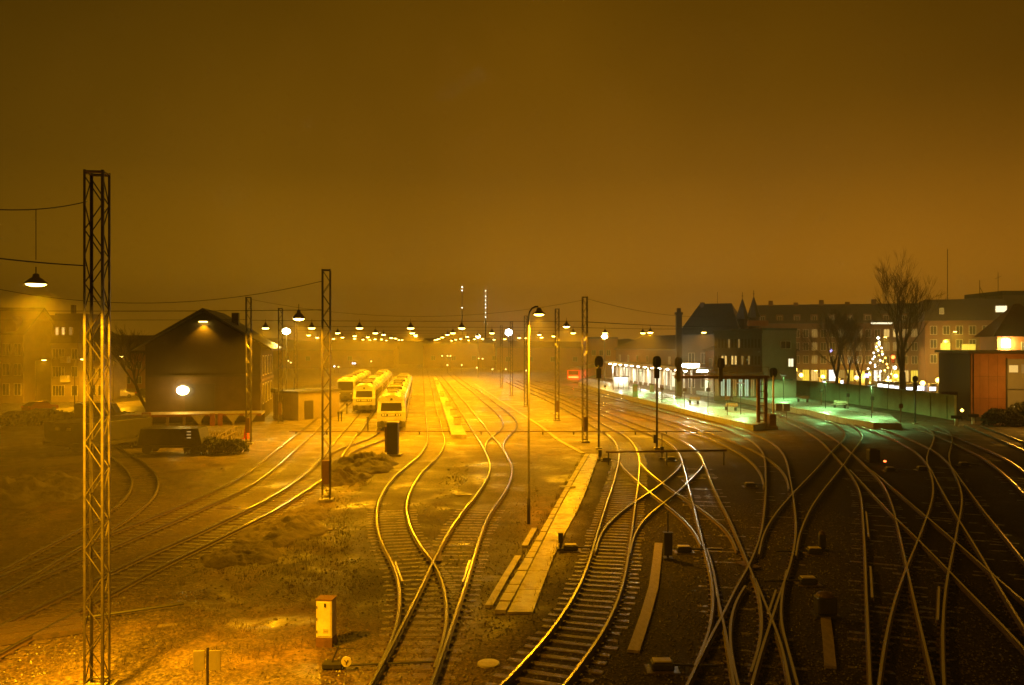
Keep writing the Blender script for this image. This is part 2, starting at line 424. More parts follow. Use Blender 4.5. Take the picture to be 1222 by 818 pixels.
for i in range(4):
    mb = MB(); mb.box((0, 0, 0), (2.45 + .06 * i, .23 + .01 * (i % 2), .14))
    o = mb.build('sleeper', M['wood']); me = o.data
    bm = bmesh.new(); bm.from_mesh(me); bmesh.ops.bevel(bm, geom=bm.edges[:], offset=.015, segments=1, affect='EDGES'); bm.to_mesh(me); bm.free()
    bpy.data.objects.remove(o); SLM.append(me)

def far(xa, ya, xe, ye): return [(xa, ya), (xe, ye)]
# --- central left pair and their joining turnout
TA = track('left track of the central pair, bending left then joining its neighbour at the bottom',
      [(503.6, 437), (504.5, 450), (505.6, 465.4), (507, 488.9), (509.5, 512.4), (509.5, 526), (503, 539.7), (488.4, 553.4), (471.8, 567), (459, 582.7), (451.3, 600), (449.1, 617.8), (455.4, 647), (467, 670), (475.4, 693.5), (476.4, 725.5), (471, 754.6), (457.8, 786.6), (452, 797)],
      [(508.5, 437), (512, 450), (515.8, 465), (519.7, 485), (526, 504.5), (530.9, 524), (529.5, 533.9), (521.7, 545.6), (506, 561), (493.3, 578.8), (486.5, 594.5), (485.0, 606), (490.5, 629.5), (504.4, 654), (517, 668.8), (527.7, 690.6), (533.5, 719.7), (532, 748.8), (524.8, 775), (517.5, 796)], ymax=44)
TB = track('long track right of the pair, running straight down to the bottom edge left of centre',
      [(520, 448), (527, 459), (535.4, 471), (545, 487), (557, 505), (568.6, 522.5), (577.5, 537.8), (583.5, 549.5), (584.8, 559), (580.8, 571), (571, 586), (553.9, 609), (533.5, 638), (517, 668.8), (504.4, 696.4), (484, 737), (463.7, 778), (441, 818), (419, 858)],
      [(526, 448), (537, 459.5), (554.9, 478.5), (572.5, 499.2), (586.2, 517.5), (600, 533), (606, 545.6), (610.7, 555.4), (611.2, 565), (606, 580.8), (593.5, 600), (583, 613), (571.3, 644), (562.6, 676), (548, 719.7), (533.5, 763), (514, 818), (499, 862)], cutR=(0, 1), ymax=44)
track('curved siding snaking in from the far yard into the right track of the central pair',
      [(535, 446), (549, 457), (564.7, 468.3), (582.3, 483), (596, 497), (600.5, 506), (597, 513.3), (587.2, 520.5), (579.8, 529), (579, 537.8)],
      [(541, 446), (556, 457), (572.5, 467.4), (590.1, 480.5), (608.7, 493.8), (616.2, 502.6), (615.5, 511), (607.7, 519.4), (601.5, 527), (600.3, 535)], sl=False)
# --- right of the concrete path
track('main track with wet sleepers curving past the left post signal to the bottom centre',
      [(604, 456), (622, 464.3), (640, 471.8), (651.7, 477), (669.3, 485.6), (687, 494.7), (704.5, 505), (716.3, 512.4), (726, 519), (734.4, 528), (738.5, 539.7), (737.8, 553.4), (731.9, 576.9), (724, 600), (713, 634.6), (705, 664), (692, 698.5), (673, 730.5), (652, 760), (628, 787.7), (598.6, 818), (562, 852)],
      [(611, 456), (632, 464.3), (651.7, 472.6), (663, 477.5), (680, 485.6), (698.7, 495.6), (716, 505.5), (730, 512.4), (743, 518.6), (752.5, 526), (759.8, 536.8), (763.2, 549.5), (762.8, 561), (761.2, 580.8), (758.3, 600), (755, 629), (750.6, 656), (746.4, 682.6), (737.5, 714.5), (722, 749), (698, 783.8), (671.9, 818), (641, 852)], ymax=75, top=.012)
TM = track('second track right of the path, straightening to run down between the crossovers',
      [(617, 454.5), (640, 463), (659.6, 471.4), (679, 479.6), (706.5, 490.3), (730, 499.6), (749.5, 507.6), (769, 515.5), (784.7, 522), (798, 528.5), (806.5, 537), (812, 545.6), (814.2, 553.4), (817, 561), (820.9, 575), (826.7, 600), (830.8, 620), (839.9, 654.5), (847.8, 683), (851, 711), (849.3, 742.8), (842, 767), (831, 796)],
      [(623, 454.3), (645, 462.3), (668, 471.4), (689, 479.6), (717, 490.3), (741, 499.6), (762, 507.6), (782, 514), (800, 520.4), (814, 526.5), (827.7, 534.6), (835.5, 542), (839.9, 551.5), (845.3, 567), (849, 577), (859, 598), (871.4, 620), (885.6, 654.5), (897, 683), (906.5, 711), (909, 739.6), (906.5, 767), (894, 801)], ymax=60, cutR=(0, 1))
track('scissors crossover track slanting down to the right between the two signal tracks',
      [(740.7, 552.4), (745.6, 559.3), (757.3, 570.5), (774.9, 586.7), (792.5, 600.5), (798.9, 605.7), (817.8, 621.5), (830.5, 636), (837.2, 648)],
      [(764.2, 552.4), (771, 561), (790.6, 576.9), (808.2, 589), (825.8, 600), (836.7, 607.3), (858.8, 624.6), (873, 640.4), (879.3, 659.3)], ymax=0, sl=False)
track('scissors crossover track slanting down to the left between the two signal tracks',
      [(813.4, 553.4), (809.4, 560.3), (800.3, 569), (790.6, 576.9), (774.9, 587.6), (755.8, 600), (737, 614.6), (721, 630.6), (714.5, 645), (712, 658)],
      [(838.8, 555.4), (833.6, 562), (821.8, 573), (808.2, 586.7), (791.7, 600), (771.7, 616), (758.4, 634.6), (752, 652), (750, 660)], sl=False)
TE = track('third track right of the path, sweeping down past the end of the pipe barrier',
      [(640, 455.5), (660, 460), (700, 469), (740, 479.3), (784.7, 491), (820, 500.3), (841.4, 506), (860, 511.3), (877, 517), (890, 523), (902, 530), (910.5, 540), (913.5, 551), (914, 572.4), (914, 591.5), (909, 632.5), (900, 660.9), (891.9, 679.8), (877.7, 703), (862, 736.5), (844.6, 767), (827.3, 802.7), (804, 850)],
      [(644, 454), (664, 458), (706, 467), (748, 476.8), (799, 488.5), (836, 497.5), (860, 503.8), (877, 508.6), (894, 514.5), (911, 521.8), (925, 530), (934.5, 540.5), (939.6, 553), (942, 569), (945.6, 589), (949.6, 620), (948.6, 645), (942.3, 673.5), (932, 703), (918.7, 743), (906, 783), (896.6, 817.8), (890, 850)], ymax=60)
track('short joining track by the pipe barrier, cutting across to the third track',
      [(640, 463.8), (670, 471.5), (710, 482), (750, 493.5), (790.6, 505.5), (820, 515), (845, 523.5), (862, 530), (878, 537.5), (890, 545), (902, 556.5), (910, 569), (913, 582)],
      [(645, 462), (676, 469.8), (718, 480), (762, 491.8), (808, 504.6), (840, 514.5), (860, 521.4), (877, 527.8), (896, 536), (912, 545), (925, 554), (935.3, 564.5), (939.6, 574), (940.2, 584)], sl=False)
track('short slip track straightening down the middle of the dark double slip',
      [(853, 690), (857, 703), (857.2, 717.6), (863.5, 742.8), (871.4, 780.6), (877.7, 812), (888, 850)],
      [(900, 690), (904, 700), (914.5, 724), (926.5, 752), (934.4, 780.6), (937.6, 809), (944, 850)], ymax=40)
track('short slip track bowed to the right at the foot of the dark double slip',
      [(889.5, 698.7), (877.7, 717.6), (871.4, 742.8), (870.8, 761.7), (872.5, 780), (880.8, 818), (890, 850)],
      [(939, 680), (934.4, 701.8), (931.3, 736.5), (937.6, 764.9), (945.5, 793), (951.8, 817.8), (960, 850)], ymax=0, sl=False, reg=False)
# --- station throat, far right
track('crossover track curling out of the platform road and slanting down left into the third track',
      [(955, 493), (975, 498.6), (995, 504.9), (1005.4, 511.5), (1008.9, 519.4), (1003.7, 527.9), (993.5, 538), (983.2, 550), (967.8, 567), (953, 582.3), (940, 596.5), (921.8, 618.3), (910.8, 638.8), (906.5, 662.4)],
      [(974, 493), (994, 499.5), (1014, 506), (1024.3, 512.5), (1028.8, 521), (1023, 531), (1014, 543), (1005.4, 555.3), (992, 572), (978, 589.5), (966, 608.3), (953.3, 640), (948.6, 662)], sl=False)
TP = track('platform road bending straight down to the bottom edge on the dark right side',
      [(905, 492), (925, 498.5), (949, 506.5), (962.7, 513.8), (976.4, 522.5), (985, 530), (993.5, 540), (1005.4, 552.7), (1015.7, 566), (1023.8, 580), (1027.8, 593), (1030, 620), (1032.5, 653), (1035, 714.6), (1039.4, 818), (1041, 850)],
      [(918, 491), (938, 498), (959, 505.3), (976.4, 513.4), (990, 521), (1002, 528.8), (1012, 537.5), (1024.3, 548.4), (1037, 560), (1047, 570), (1056.7, 584), (1064.5, 603), (1069.3, 621), (1081.3, 677), (1094.6, 736), (1105.3, 781), (1113.6, 818), (1121, 850)], ymax=60)
track('lower of the two diagonal tracks running down to the right frame edge',
      [(1014.9, 560.4), (1029.3, 576), (1049.5, 598.5), (1068, 618), (1097.3, 645.3), (1130.6, 678.6), (1163.9, 713), (1193, 742), (1222, 773), (1260, 815)],
      [(1040, 562), (1056.7, 575.8), (1080, 595), (1107, 617.5), (1137, 644), (1177, 679.6), (1198, 698), (1222, 718.5), (1262, 752), (1310, 795)], ymax=0, sl=False)
track('bright curved track leaving the platform end and running diagonally to the right frame edge',
      [(940, 484), (965, 489.5), (990, 495.6), (1010, 502), (1039, 513), (1056.7, 520.3), (1074.3, 528.5), (1092, 538.7), (1104.5, 550.4), (1113, 563.4), (1121.3, 579.7), (1135, 603.5), (1145.2, 621), (1166.6, 655), (1182.6, 682.6), (1203.9, 719), (1222, 748), (1265, 817)],
      [(955, 484), (980, 489.6), (1005, 496), (1027, 503), (1052, 512), (1074, 519.6), (1097.8, 529), (1115.4, 538.7), (1128, 549.4), (1135.5, 558), (1142, 567), (1154.5, 584.5), (1169.5, 605), (1193, 634), (1222, 670), (1285, 750)], ymax=60)
TW = track('winding track crossing the bright curve and ending at the bottom edge on the right',
      [(1098, 508.5), (1109, 512.5), (1114.4, 518.5), (1114.6, 525), (1110.5, 534.8), (1106.6, 544.5), (1107.2, 554), (1111.8, 566), (1114.4, 577.8), (1113.4, 593.4), (1108.5, 613), (1097.3, 644), (1082.6, 679), (1068, 720), (1057.3, 765), (1049.8, 818), (1046, 850)],
      [(1112, 506), (1125, 510.8), (1133.5, 516), (1136.2, 523), (1134.5, 531), (1131.8, 541), (1133.5, 554.3), (1140, 568), (1146, 584), (1147, 600), (1142.8, 620.8), (1138.6, 642.6), (1131, 679), (1125.6, 717), (1123.9, 760), (1125.2, 818), (1127, 850)], ymax=48)
track('outermost curved track sweeping out of frame on the right below the pale hedge bank',
      [(1090, 511), (1117, 519.6), (1137, 528.4), (1156.5, 537.7), (1174, 546.8), (1189, 557.5), (1205.4, 571), (1224, 589), (1270, 640)],
      [(1108, 510), (1137, 519.6), (1158, 528), (1178, 536.5), (1194.5, 544.2), (1209, 553), (1224, 564.5), (1275, 608)], ymax=75)
track('unused siding below the dark hedge at the right edge',
      [(1150, 507.5), (1172, 516), (1187.8, 522), (1201.5, 528), (1224, 538), (1300, 572)],
      [(1170, 507), (1190, 514.8), (1205, 520.8), (1222, 528), (1244, 537), (1320, 568)], sl=False)
# --- left side
track('broad track curving across the lower left with bright sleeper ends, passing both left masts',
      [(437, 484), (424.6, 498.7), (409, 517.3), (395, 533.4), (381.4, 548.7), (367.7, 563.4), (348, 578.5), (318.6, 596), (279.3, 615.5), (239.8, 634.3), (183.9, 657.5), (135.5, 680.5), (104, 696), (48.4, 721.6), (0, 745.8), (-60, 778)],
      [(448, 485), (437.5, 500.5), (421.5, 523), (408, 544), (397, 558.5), (382.4, 573.3), (357.8, 590), (318.6, 613.5), (267.5, 638.7), (239.5, 652.7), (179, 682.5), (135.5, 706), (104, 724), (48.4, 753), (0, 778.5), (-60, 812)], ymax=75, top=.002)
track('short branch curving right from the broad left track towards the parked white railcar',
      [(385, 548), (392, 543), (403, 536.5), (416.8, 530.5), (432.5, 525.5), (445, 520.5), (453, 514), (459, 506), (463, 497), (468, 483)],
      [(399, 556.6), (412.8, 544), (428.5, 536), (446.2, 529.5), (460, 523.5), (469, 517), (474, 508.5), (477, 499), (481, 484)], sl=False)
track('straight left track running up beside the loading dock towards the far container hut',
      [(430, 455), (412, 471), (400, 481), (377.5, 500.6), (365.7, 509.8), (350, 521.5), (322.5, 544), (299, 562.5), (269.5, 578.5), (240, 592.6), (174, 619.5), (140, 632.5), (104, 646.6), (48.4, 666), (0, 686.5), (-60, 710)],
      [(437, 456), (421, 471), (410, 481.5), (388, 503), (377, 513.5), (361.8, 528), (338.2, 548.4), (318.6, 565.4), (287, 586), (240, 606.2), (210.5, 620), (169.4, 637), (135.5, 651.5), (104, 664.8), (48.4, 687.5), (0, 711), (-60, 742)], ymax=70)
track('tight curved siding bending round in front of the loading dock at left',
      [(104, 520), (120, 533), (135.5, 547), (149, 558.5), (156.8, 570), (156, 582.5), (147, 596.5), (134, 607.5), (110, 623), (74.6, 642.4), (39.3, 660), (0, 680.5), (-60, 707)],
      [(112, 512), (135.5, 530.5), (157, 542), (176.7, 556), (187.5, 568.7), (187.5, 582.5), (177.7, 597), (161, 611.5), (137.5, 627.7), (110, 642.4), (82.5, 659), (24, 695.5), (0, 709.5), (-60, 740)], ymax=60)

check_rail(TA, [(467, 670), (475.4, 693.5)], -.14); check_rail(TB, [(565, 668), (557, 694)], .14)
check_rail(TM, [(839.9, 654.5), (847.8, 683), (851, 711)], -.13); check_rail(TE, [(931, 704), (922, 733)], .14)
check_rail(TP, [(1030, 610), (1032.5, 640)], -.14); check_rail(TP, [(1034, 675), (1035.4, 712)], -.14); check_rail(TW, [(1125.6, 700), (1124.6, 740)], .13)
for t_, (x, y), w_, d_, a_ in ((TE, (893, 676), .45, 1.0, .4), (TE, (945, 592), .45, 1.0, -.3), (TM, (820, 576), .5, 1.1, 0), (TM, (762, 578), .5, 1.1, .2), (TM, (829, 607), .5, 1.1, -.1), (TB, (518, 667), .6, 1.3, .1)):
    p = G(x, y); q = p - t_.location; MB().box((q.x, q.y, .055), (w_, d_, .05), a_).build('frog_plate', M['rail_side'], t_)
# far yard sidings on the fog side (parallel to the pair, seen only as faint lines)
def yl(u, Y): return Vector((u - .108 * Y, Y))
for u, lab, y0, y1 in ((-9.7, 'faint siding under the middle railcar', 108, 250), (-14.1, 'faint siding left of the middle railcar', 100, 250), (-18.5, 'faint siding under the farthest dark fronted railcar', 100, 250), (-5.3, 'siding under the nearest railcar at its front', 80, 250)):
    t = thing('railway_track', lab, 'railway track', (0, 0, 0), 0, 'railway tracks of the yard')
    ln = [yl(u, Y) for Y in range(y0, y1, 6)]
    for s_ in (-.75, .75):
        q = [p + Vector((s_, 0)) for p in ln]; RAILPTS.extend(q)
        rail_mesh(q, .001).build('rail', [M['rail_side'], M['rail_top']], t)

# ------------------------------------------------------------------ ground sheet
kd = KDTree(len(RAILPTS))
for i, p in enumerate(RAILPTS): kd.insert((p.x, p.y, 0), i)
kd.balance()
def lines(dense0, dense1, step, lim0, lim1):
    a = []; x = dense0
    while x <= dense1: a.append(x); x += step
    st = step; x = dense1
    while x < lim1: st *= 1.35; x += st; a.append(min(x, lim1))
    st = step; x = dense0; b = []
    while x > lim0: st *= 1.35; x -= st; b.append(max(x, lim0))
    return b[::-1] + a
xs = lines(-32, 30, .3, -2500, 2500); ys = lines(17, 78, .3, -200, 5000)
def bank(x, y):
    f = 0
    d = kd.find((x, y, 0))[2]
    m = max(0., min(1., (d - 1.3) / 2.5))
    if x < 2: reg = max(0., min(1., (76 - y) / 16)) * max(0., min(1., (2 - x) / 4))
    else: reg = .25 * max(0., min(1., (76 - y) / 16))
    n1 = noise.fractal((x * .33, y * .33, 1.7), 1.0, 2.1, 5)
    n2 = noise.fractal((x * 1.6, y * 1.6, 5.1), 1.0, 2.1, 4)
    z = .012 * n2 - .025
    z += m * reg * (.20 * max(-.35, n1) + .10 * n2)
    # long clumpy berm right of the broad left track
    return z
verts = []; faces = []
for y in ys:
    for x in xs:
        z = -.025
        if -34 < x < 32 and 16 < y < 80: z = bank(x, y)
        verts.append((x, y, z))
nx = len(xs)
for j in range(len(ys) - 1):
    for i in range(nx - 1):
        faces.append((j * nx + i, j * nx + i + 1, (j + 1) * nx + i + 1, (j + 1) * nx + i))
gm = bpy.data.materials.new('yard_ground'); gm.use_nodes = True
n = gm.node_tree.nodes; l = gm.node_tree.links; b = n['Principled BSDF']
geo = n.new('ShaderNodeNewGeometry')
def tex(sc, det=5, rough=.6, dist=0):
    t = n.new('ShaderNodeTexNoise'); t.inputs['Scale'].default_value = sc; t.inputs['Detail'].default_value = det; t.inputs['Roughness'].default_value = rough
    t.inputs['Distortion'].default_value = dist; l.new(geo.outputs['Position'], t.inputs[0]); return t
def ramp(src, stops):
    r = n.new('ShaderNodeValToRGB'); e = r.color_ramp.elements
    e[0].position, e[0].color = stops[0][0], (*stops[0][1], 1); e[1].position, e[1].color = stops[-1][0], (*stops[-1][1], 1)
    for p, c in stops[1:-1]: q = e.new(p); q.color = (*c, 1)
    l.new(src, r.inputs[0]); return r
def mix(a, b_, f, mode='MIX'):
    m = n.new('ShaderNodeMix'); m.data_type = 'RGBA'; m.blend_type = mode
    if isinstance(f, float): m.inputs[0].default_value = f
    else: l.new(f, m.inputs[0])
    for s_, k in ((a, 6), (b_, 7)):
        if isinstance(s_, tuple): m.inputs[k].default_value = (*s_, 1)
        else: l.new(s_, m.inputs[k])
    return m.outputs[2]
t1 = tex(.13, 6); t2 = tex(.75, 6, .7); t3 = tex(7, 4, .7); vo = n.new('ShaderNodeTexVoronoi'); vo.inputs['Scale'].default_value = 16; l.new(geo.outputs['Position'], vo.inputs[0])
dirt = ramp(t2.outputs[0], [(.30, (.024, .013, .006)), (.47, (.092, .053, .026)), (.66, (.25, .155, .082))])
gra = ramp(vo.outputs['Color'], [(.1, (.030, .022, .016)), (.6, (.085, .062, .042)), (.95, (.17, .13, .09))])
msk = ramp(t1.outputs[0], [(.42, (0, 0, 0)), (.58, (1, 1, 1))])
c = mix(dirt.outputs[0], gra.outputs[0], msk.outputs[0])
# station throat on the right: lack of lamplight put into the ballast colour
sp_ = n.new('ShaderNodeSeparateXYZ'); l.new(geo.outputs['Position'], sp_.inputs[0])
def mrange(src, a, b_):
    m_ = n.new('ShaderNodeMapRange'); m_.inputs[1].default_value = a; m_.inputs[2].default_value = b_; l.new(src, m_.inputs[0]); return m_.outputs[0]
def mth(op, a, b_):
    m_ = n.new('ShaderNodeMath'); m_.operation = op
    for s_, k in ((a, 0), (b_, 1)):
        if isinstance(s_, (int, float)): m_.inputs[k].default_value = s_
        else: l.new(s_, m_.inputs[k])
    return m_.outputs[0]
xx_ = mth('ADD', sp_.outputs[0], mth('MULTIPLY', t1.outputs[0], 5.0))
edge_ = mth('SUBTRACT', xx_, mth('MULTIPLY', mth('SUBTRACT', sp_.outputs[1], 27.0), .156))
throat = mth('MULTIPLY', mrange(edge_, 2.6, 4.2), mrange(sp_.outputs[1], 84, 62))
atn = n.new('ShaderNodeAttribute'); atn.attribute_name = 'ballast'
bal2 = ramp(vo.outputs['Color'], [(.1, (.016, .010, .006)), (.6, (.058, .037, .022)), (.95, (.15, .10, .064))])
bedm = mrange(mth('ADD', atn.outputs['Fac'], mth('MULTIPLY', t2.outputs[0], .9)), .75, 1.15)
c = mix(c, bal2.outputs[0], mth('MULTIPLY', bedm, .85))
# broad dark ellipses put the dimness between the lamps into the soil colour
dim_soil = mth('ADD', mth('POWER', mth('DIVIDE', mth('ADD', sp_.outputs[0], 4.6), 6.0), 2.0), mth('POWER', mth('DIVIDE', mth('SUBTRACT', sp_.outputs[1], 38.0), 14.0), 2.0))
dim_soil = mrange(mth('SUBTRACT', dim_soil, mth('MULTIPLY', t2.outputs[0], 1.1)), .60, .0)
dim_soil2 = mth('ADD', mth('POWER', mth('DIVIDE', mth('ADD', sp_.outputs[0], 36.0), 10.0), 2.0), mth('POWER', mth('DIVIDE', mth('SUBTRACT', sp_.outputs[1], 64.0), 13.0), 2.0))
dim_soil2 = mrange(mth('SUBTRACT', dim_soil2, mth('MULTIPLY', t2.outputs[0], 1.1)), .65, .0)
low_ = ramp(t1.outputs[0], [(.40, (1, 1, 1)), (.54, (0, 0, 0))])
dim_soilm = mth('MAXIMUM', mth('MULTIPLY', mth('MAXIMUM', dim_soil, dim_soil2), .88), mth('MULTIPLY', low_.outputs[0], .4))
c = mix(c, mix(c, (.24, .20, .17), 1.0, 'MULTIPLY'), dim_soilm)
yard_ = mrange(mth('ADD', sp_.outputs[1], mth('MULTIPLY', t1.outputs[0], 20.0)), 70, 92)
lit_sand = ramp(t2.outputs[0], [(.30, (.085, .066, .036)), (.5, (.20, .16, .09)), (.68, (.31, .25, .15))])  # yard ground paled further, brightness of the lamp rows put into its colour
c = mix(c, lit_sand.outputs[0], mth('MULTIPLY', yard_, mrange(sp_.outputs[0], 11, 1)))
dim_bal = ramp(vo.outputs['Color'], [(.1, (.006, .004, .0025)), (.6, (.018, .012, .008)), (.95, (.055, .039, .026))])
c = mix(c, dim_bal.outputs[0], throat)
f3 = ramp(t3.outputs[0], [(.30, (.35, .35, .35)), (.70, (1.6, 1.6, 1.6))])
c = mix(c, f3.outputs[0], 1.0, 'MULTIPLY')
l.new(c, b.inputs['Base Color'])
pud = tex(.32, 4, .6, .4)
rr0 = ramp(pud.outputs[0], [(.33, (.27, .27, .27)), (.45, (.58, .58, .58)), (.7, (.80, .80, .80))])
rr = mix(rr0.outputs[0], (.85, .85, .85), mth('MULTIPLY', throat, .8)); l.new(rr, b.inputs['Roughness'])
bu = n.new('ShaderNodeBump'); bu.inputs['Strength'].default_value = .55; bu.inputs['Distance'].default_value = .05
hh = mix(t3.outputs[0], vo.outputs['Distance'], .6)
l.new(hh, bu.inputs['Height'])
bst = ramp(pud.outputs[0], [(.36, (.08, .08, .08)), (.47, (.6, .6, .6))]); l.new(bst.outputs[0], bu.inputs['Strength'])
l.new(bu.outputs[0], b.inputs['Normal'])
l.new(mth('SUBTRACT', .26, mth('MULTIPLY', throat, .14)), b.inputs['Specular IOR Level'])
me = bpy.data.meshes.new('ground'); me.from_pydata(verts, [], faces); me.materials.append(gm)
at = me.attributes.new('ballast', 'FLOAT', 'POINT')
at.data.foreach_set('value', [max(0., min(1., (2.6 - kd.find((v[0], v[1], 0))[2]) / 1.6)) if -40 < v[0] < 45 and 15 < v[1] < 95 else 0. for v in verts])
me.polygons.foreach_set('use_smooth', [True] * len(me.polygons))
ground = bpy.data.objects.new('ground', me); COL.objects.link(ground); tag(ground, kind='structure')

def slab(name, px, z, mat_, z0=-.1, kind='structure', **k):
    pts = [G(x, y, z) for x, y in px]
    mb = MB(); mb.prism([(p.x, p.y) for p in pts], z0, z)
    o = mb.build(name, mat_, **k)
    return tag(o, kind=kind) if kind else o
# concrete path, kerb strips
def blocks(name, Lp, Rp, step, z, mat_, gap=.02, jit=.012):
    a = spline([G(x, y, z) for x, y in Lp], .1); b_ = spline([G(x, y, z) for x, y in Rp], .1)
    L = sum((a[i + 1] - a[i]).length for i in range(len(a) - 1)); n_ = int(L / step); a = resample(a, n_ * 20); b_ = resample(b_, n_ * 20); mb = MB(); g_ = gap / step * 20
    for k in range(n_):
        i, j = k * 20, k * 20 + 20; e = gap / step
        p = [a[i].lerp(a[j], e), a[i].lerp(a[j], 1 - e), b_[i].lerp(b_[j], 1 - e), b_[i].lerp(b_[j], e)]; zz = z + random.uniform(-jit, jit)
        mb.prism([(q.x, q.y) for q in p], -.1, zz)
    return tag(mb.build(name, mat_, bevel=.008), kind='structure')
blocks('path', [(605, 730.5), (621.5, 698), (647, 648), (669.5, 603), (690.5, 565), (704.5, 541.7)], [(636, 730.5), (648, 698), (668, 648), (692, 603), (706, 567), (715, 541.7)], 2.4, .05, M['concrete_wet'], .012, .006)
blocks('path_kerb', [(590, 728), (608, 696), (637, 648), (662.5, 603), (684, 565), (698, 541.7)], [(603.6, 728), (620, 699), (645.6, 648), (668.4, 603), (689.2, 566), (703.4, 541.7)], .95, .11, M['kerb'], .03, .014)
def strip(name, label, pl, wpx, z, mat_, cat, z0=-.05, group=None):
    pts = [G(x, y, z) for x, y in pl]; mb = MB(); n_ = len(pts)
    a = []; 
    for i, p in enumerate(pts):
        t = (pts[min(i + 1, n_ - 1)] - pts[max(i - 1, 0)]).normalized(); nn = Vector((t.y, -t.x, 0)) * wpx / 2
        a.append((p - nn, p + nn))
    poly = [(q[0].x, q[0].y) for q in a] + [(q[1].x, q[1].y) for q in a[::-1]]
    mb.prism(poly, z0, z); o = mb.build(name, mat_)
    return tag(o, label, cat, group) if label else tag(o, kind='structure')
strip('cable_trough', 'lower pale cable trough strip left of the concrete path with a gap at its top', [(583.5, 722), (602, 690), (618.5, 663)], .26, .09, M['kerb'], 'cable trough', group='cable troughs')
strip('cable_trough', 'short pale cable trough piece beside the street lamp foot', [(626, 651), (638, 630)], .26, .08, M['kerb'], 'cable trough', group='cable troughs')
strip('cable_trough', 'brown curved cable trough lid strip between the main track and the dwarf signal', [(756, 776), (770, 735), (780, 700), (784, 668), (786, 648)], .34, .06, M['timber'], 'cable trough', group='cable troughs')
strip('cable_trough', 'straight wet trough line leading from the far yard down to the top of the path', [(566, 458), (603, 482), (643, 507), (668, 526), (696, 541)], .35, .05, M['kerb'], 'cable trough', group='cable troughs')
strip('cable_trough', 'short trough lid in the dark below the right hand point machine', [(985, 735), (988, 760), (991, 795)], .3, .05, M['timber'], 'cable trough', group='cable troughs')
mb = MB(); p = G(677, 583); mb.box((p.x, p.y, .1), (.95, .35, .08), .1); tag(mb.build('cover_plate', M['kerb']), 'small bright plate lying across the kerb of the concrete path', 'cover plate')
mb = MB(); p = G(583, 792); mb.lathe([(.30, -.03), (.30, .02), (.26, .03)], (p.x, p.y, 0), 24); tag(mb.build('manhole_cover', M['concrete']), 'round pale manhole cover between the two bottom tracks', 'manhole cover')
mb = MB(); p = G(553, 591); mb.box((p.x, p.y, .02), (.9, .3, .05)); tag(mb.build('cover_plate', M['kerb']), 'thin plate lying in dark ground between the central pair of tracks', 'cover plate')

# raised service walkway with boxes in the far yard
slab('walkway', [(539, 519), (557, 519), (521, 450), (517, 450)], .35, M['kerb'])
for i, (x, y, w, h) in enumerate(((546, 506, .8, .7), (541, 495, .7, .6), (535, 484.5, .8, .6), (528, 473, .7, .7), (521.5, 459, .8, .8))):
    p = G(x, y, .35); mb = MB(); mb.bb(-w / 2, w / 2, -.25, .25, 0, h)
    t = thing('junction_box', 'pale box, %s from the near end of the raised walkway in the yard' % ORD[i], 'junction box', (p.x, p.y, .353), .1, 'boxes along the yard walkway')
    mb.build('cabinet', M['cream'], t, bevel=.03); MB().bb(-w / 2 - .04, w / 2 + .04, -.29, .29, h + .003, h + .05).build('lid', M['dark_steel'], t)

# duct line crossing the whole yard
mb = MB(); p0 = G(345, 518.5); p1 = G(862, 518.5)
mb.tube([(p0.x, p0.y, .27), (p1.x, p1.y, .27)], .055, 6); t = thing('cable_duct', 'long thin pipe lying level across all the yard tracks', 'cable duct', (0, 0, 0))
mb.build('pipe', M['rust'], t)
for x in range(-21, 21, 3): MB().bb(x - .06, x + .06, p0.y - .1, p0.y + .1, -.05, .24).build('support', M['dark_steel'], t)
t = thing('pipe_barrier', 'low round pipe barrier on short posts in front of the two post signals', 'barrier', (11, 60.5, 0))
MB().tube([(-4.2, .3, .9), (4.5, 0, 1.05)], .075, 8).build('rail', M['rust'], t, smooth=True)
for x in (-4.0, .2, 4.3):
    MB().tube([(x, .28 - .03 * (x + 4), -.05), (x, .28 - .03 * (x + 4), .95)], .05, 8).build('post', M['dark_steel'], t)

# ------------------------------------------------------------------ lattice masts
def mast(x, Y, h, label, w=.47, rz=.12, box=True, n=None):
    t = thing('lattice_mast', label, 'mast', (x, Y, 0), rz, 'lattice lamp masts')
    s_ = w / 2; q = .055
    for a in (-1, 1):
        for b_ in (-1, 1):
            mb = MB(); mb.bb(min(a * s_, a * (s_ - q)), max(a * s_, a * (s_ - q)), b_ * s_ - .008, b_ * s_ + .008, 0, h)
            mb.bb(a * s_ - .008, a * s_ + .008, min(b_ * (s_ - .008), b_ * (s_ - q)), max(b_ * (s_ - .008), b_ * (s_ - q)), 0, h); mb.build('leg', M['mast'], t)
    mb = MB(); k = 0; z = .25; dz = .66
    e = s_ - .02
    while z + dz < h:
        sg = 1 if k % 2 else -1
        for (p, q2) in (((-e * sg, -e, z), (e * sg, -e, z + dz)), ((-e * sg, e, z), (e * sg, e, z + dz)), ((-e, e * sg, z), (-e, -e * sg, z + dz)), ((e, -e * sg, z), (e, e * sg, z + dz))):
            mb.tube([p, q2], .015, 4)
        z += dz; k += 1
    mb.build('bracing', M['mast'], t)
    for zz in (.25, h - .05):
        fm = MB()
        for p, q2 in (((-e, -e), (e, -e)), ((-e, e), (e, e)), ((-e, -e), (-e, e)), ((e, -e), (e, e))):
            fm.tube([(*p, zz), (*q2, zz)], .035, 4)
        fm.build('end_frame', M['mast'], t)
    MB().bb(-s_ - .15, s_ + .15, -s_ - .15, s_ + .15, -.1, .12).build('foundation', M['concrete'], t)
    if box: MB().bb(-.18, .18, -s_ - .3, -s_ - .02, 1.0, 2.3).build('switch_box', M['rust'], t, bevel=.01)
    return t
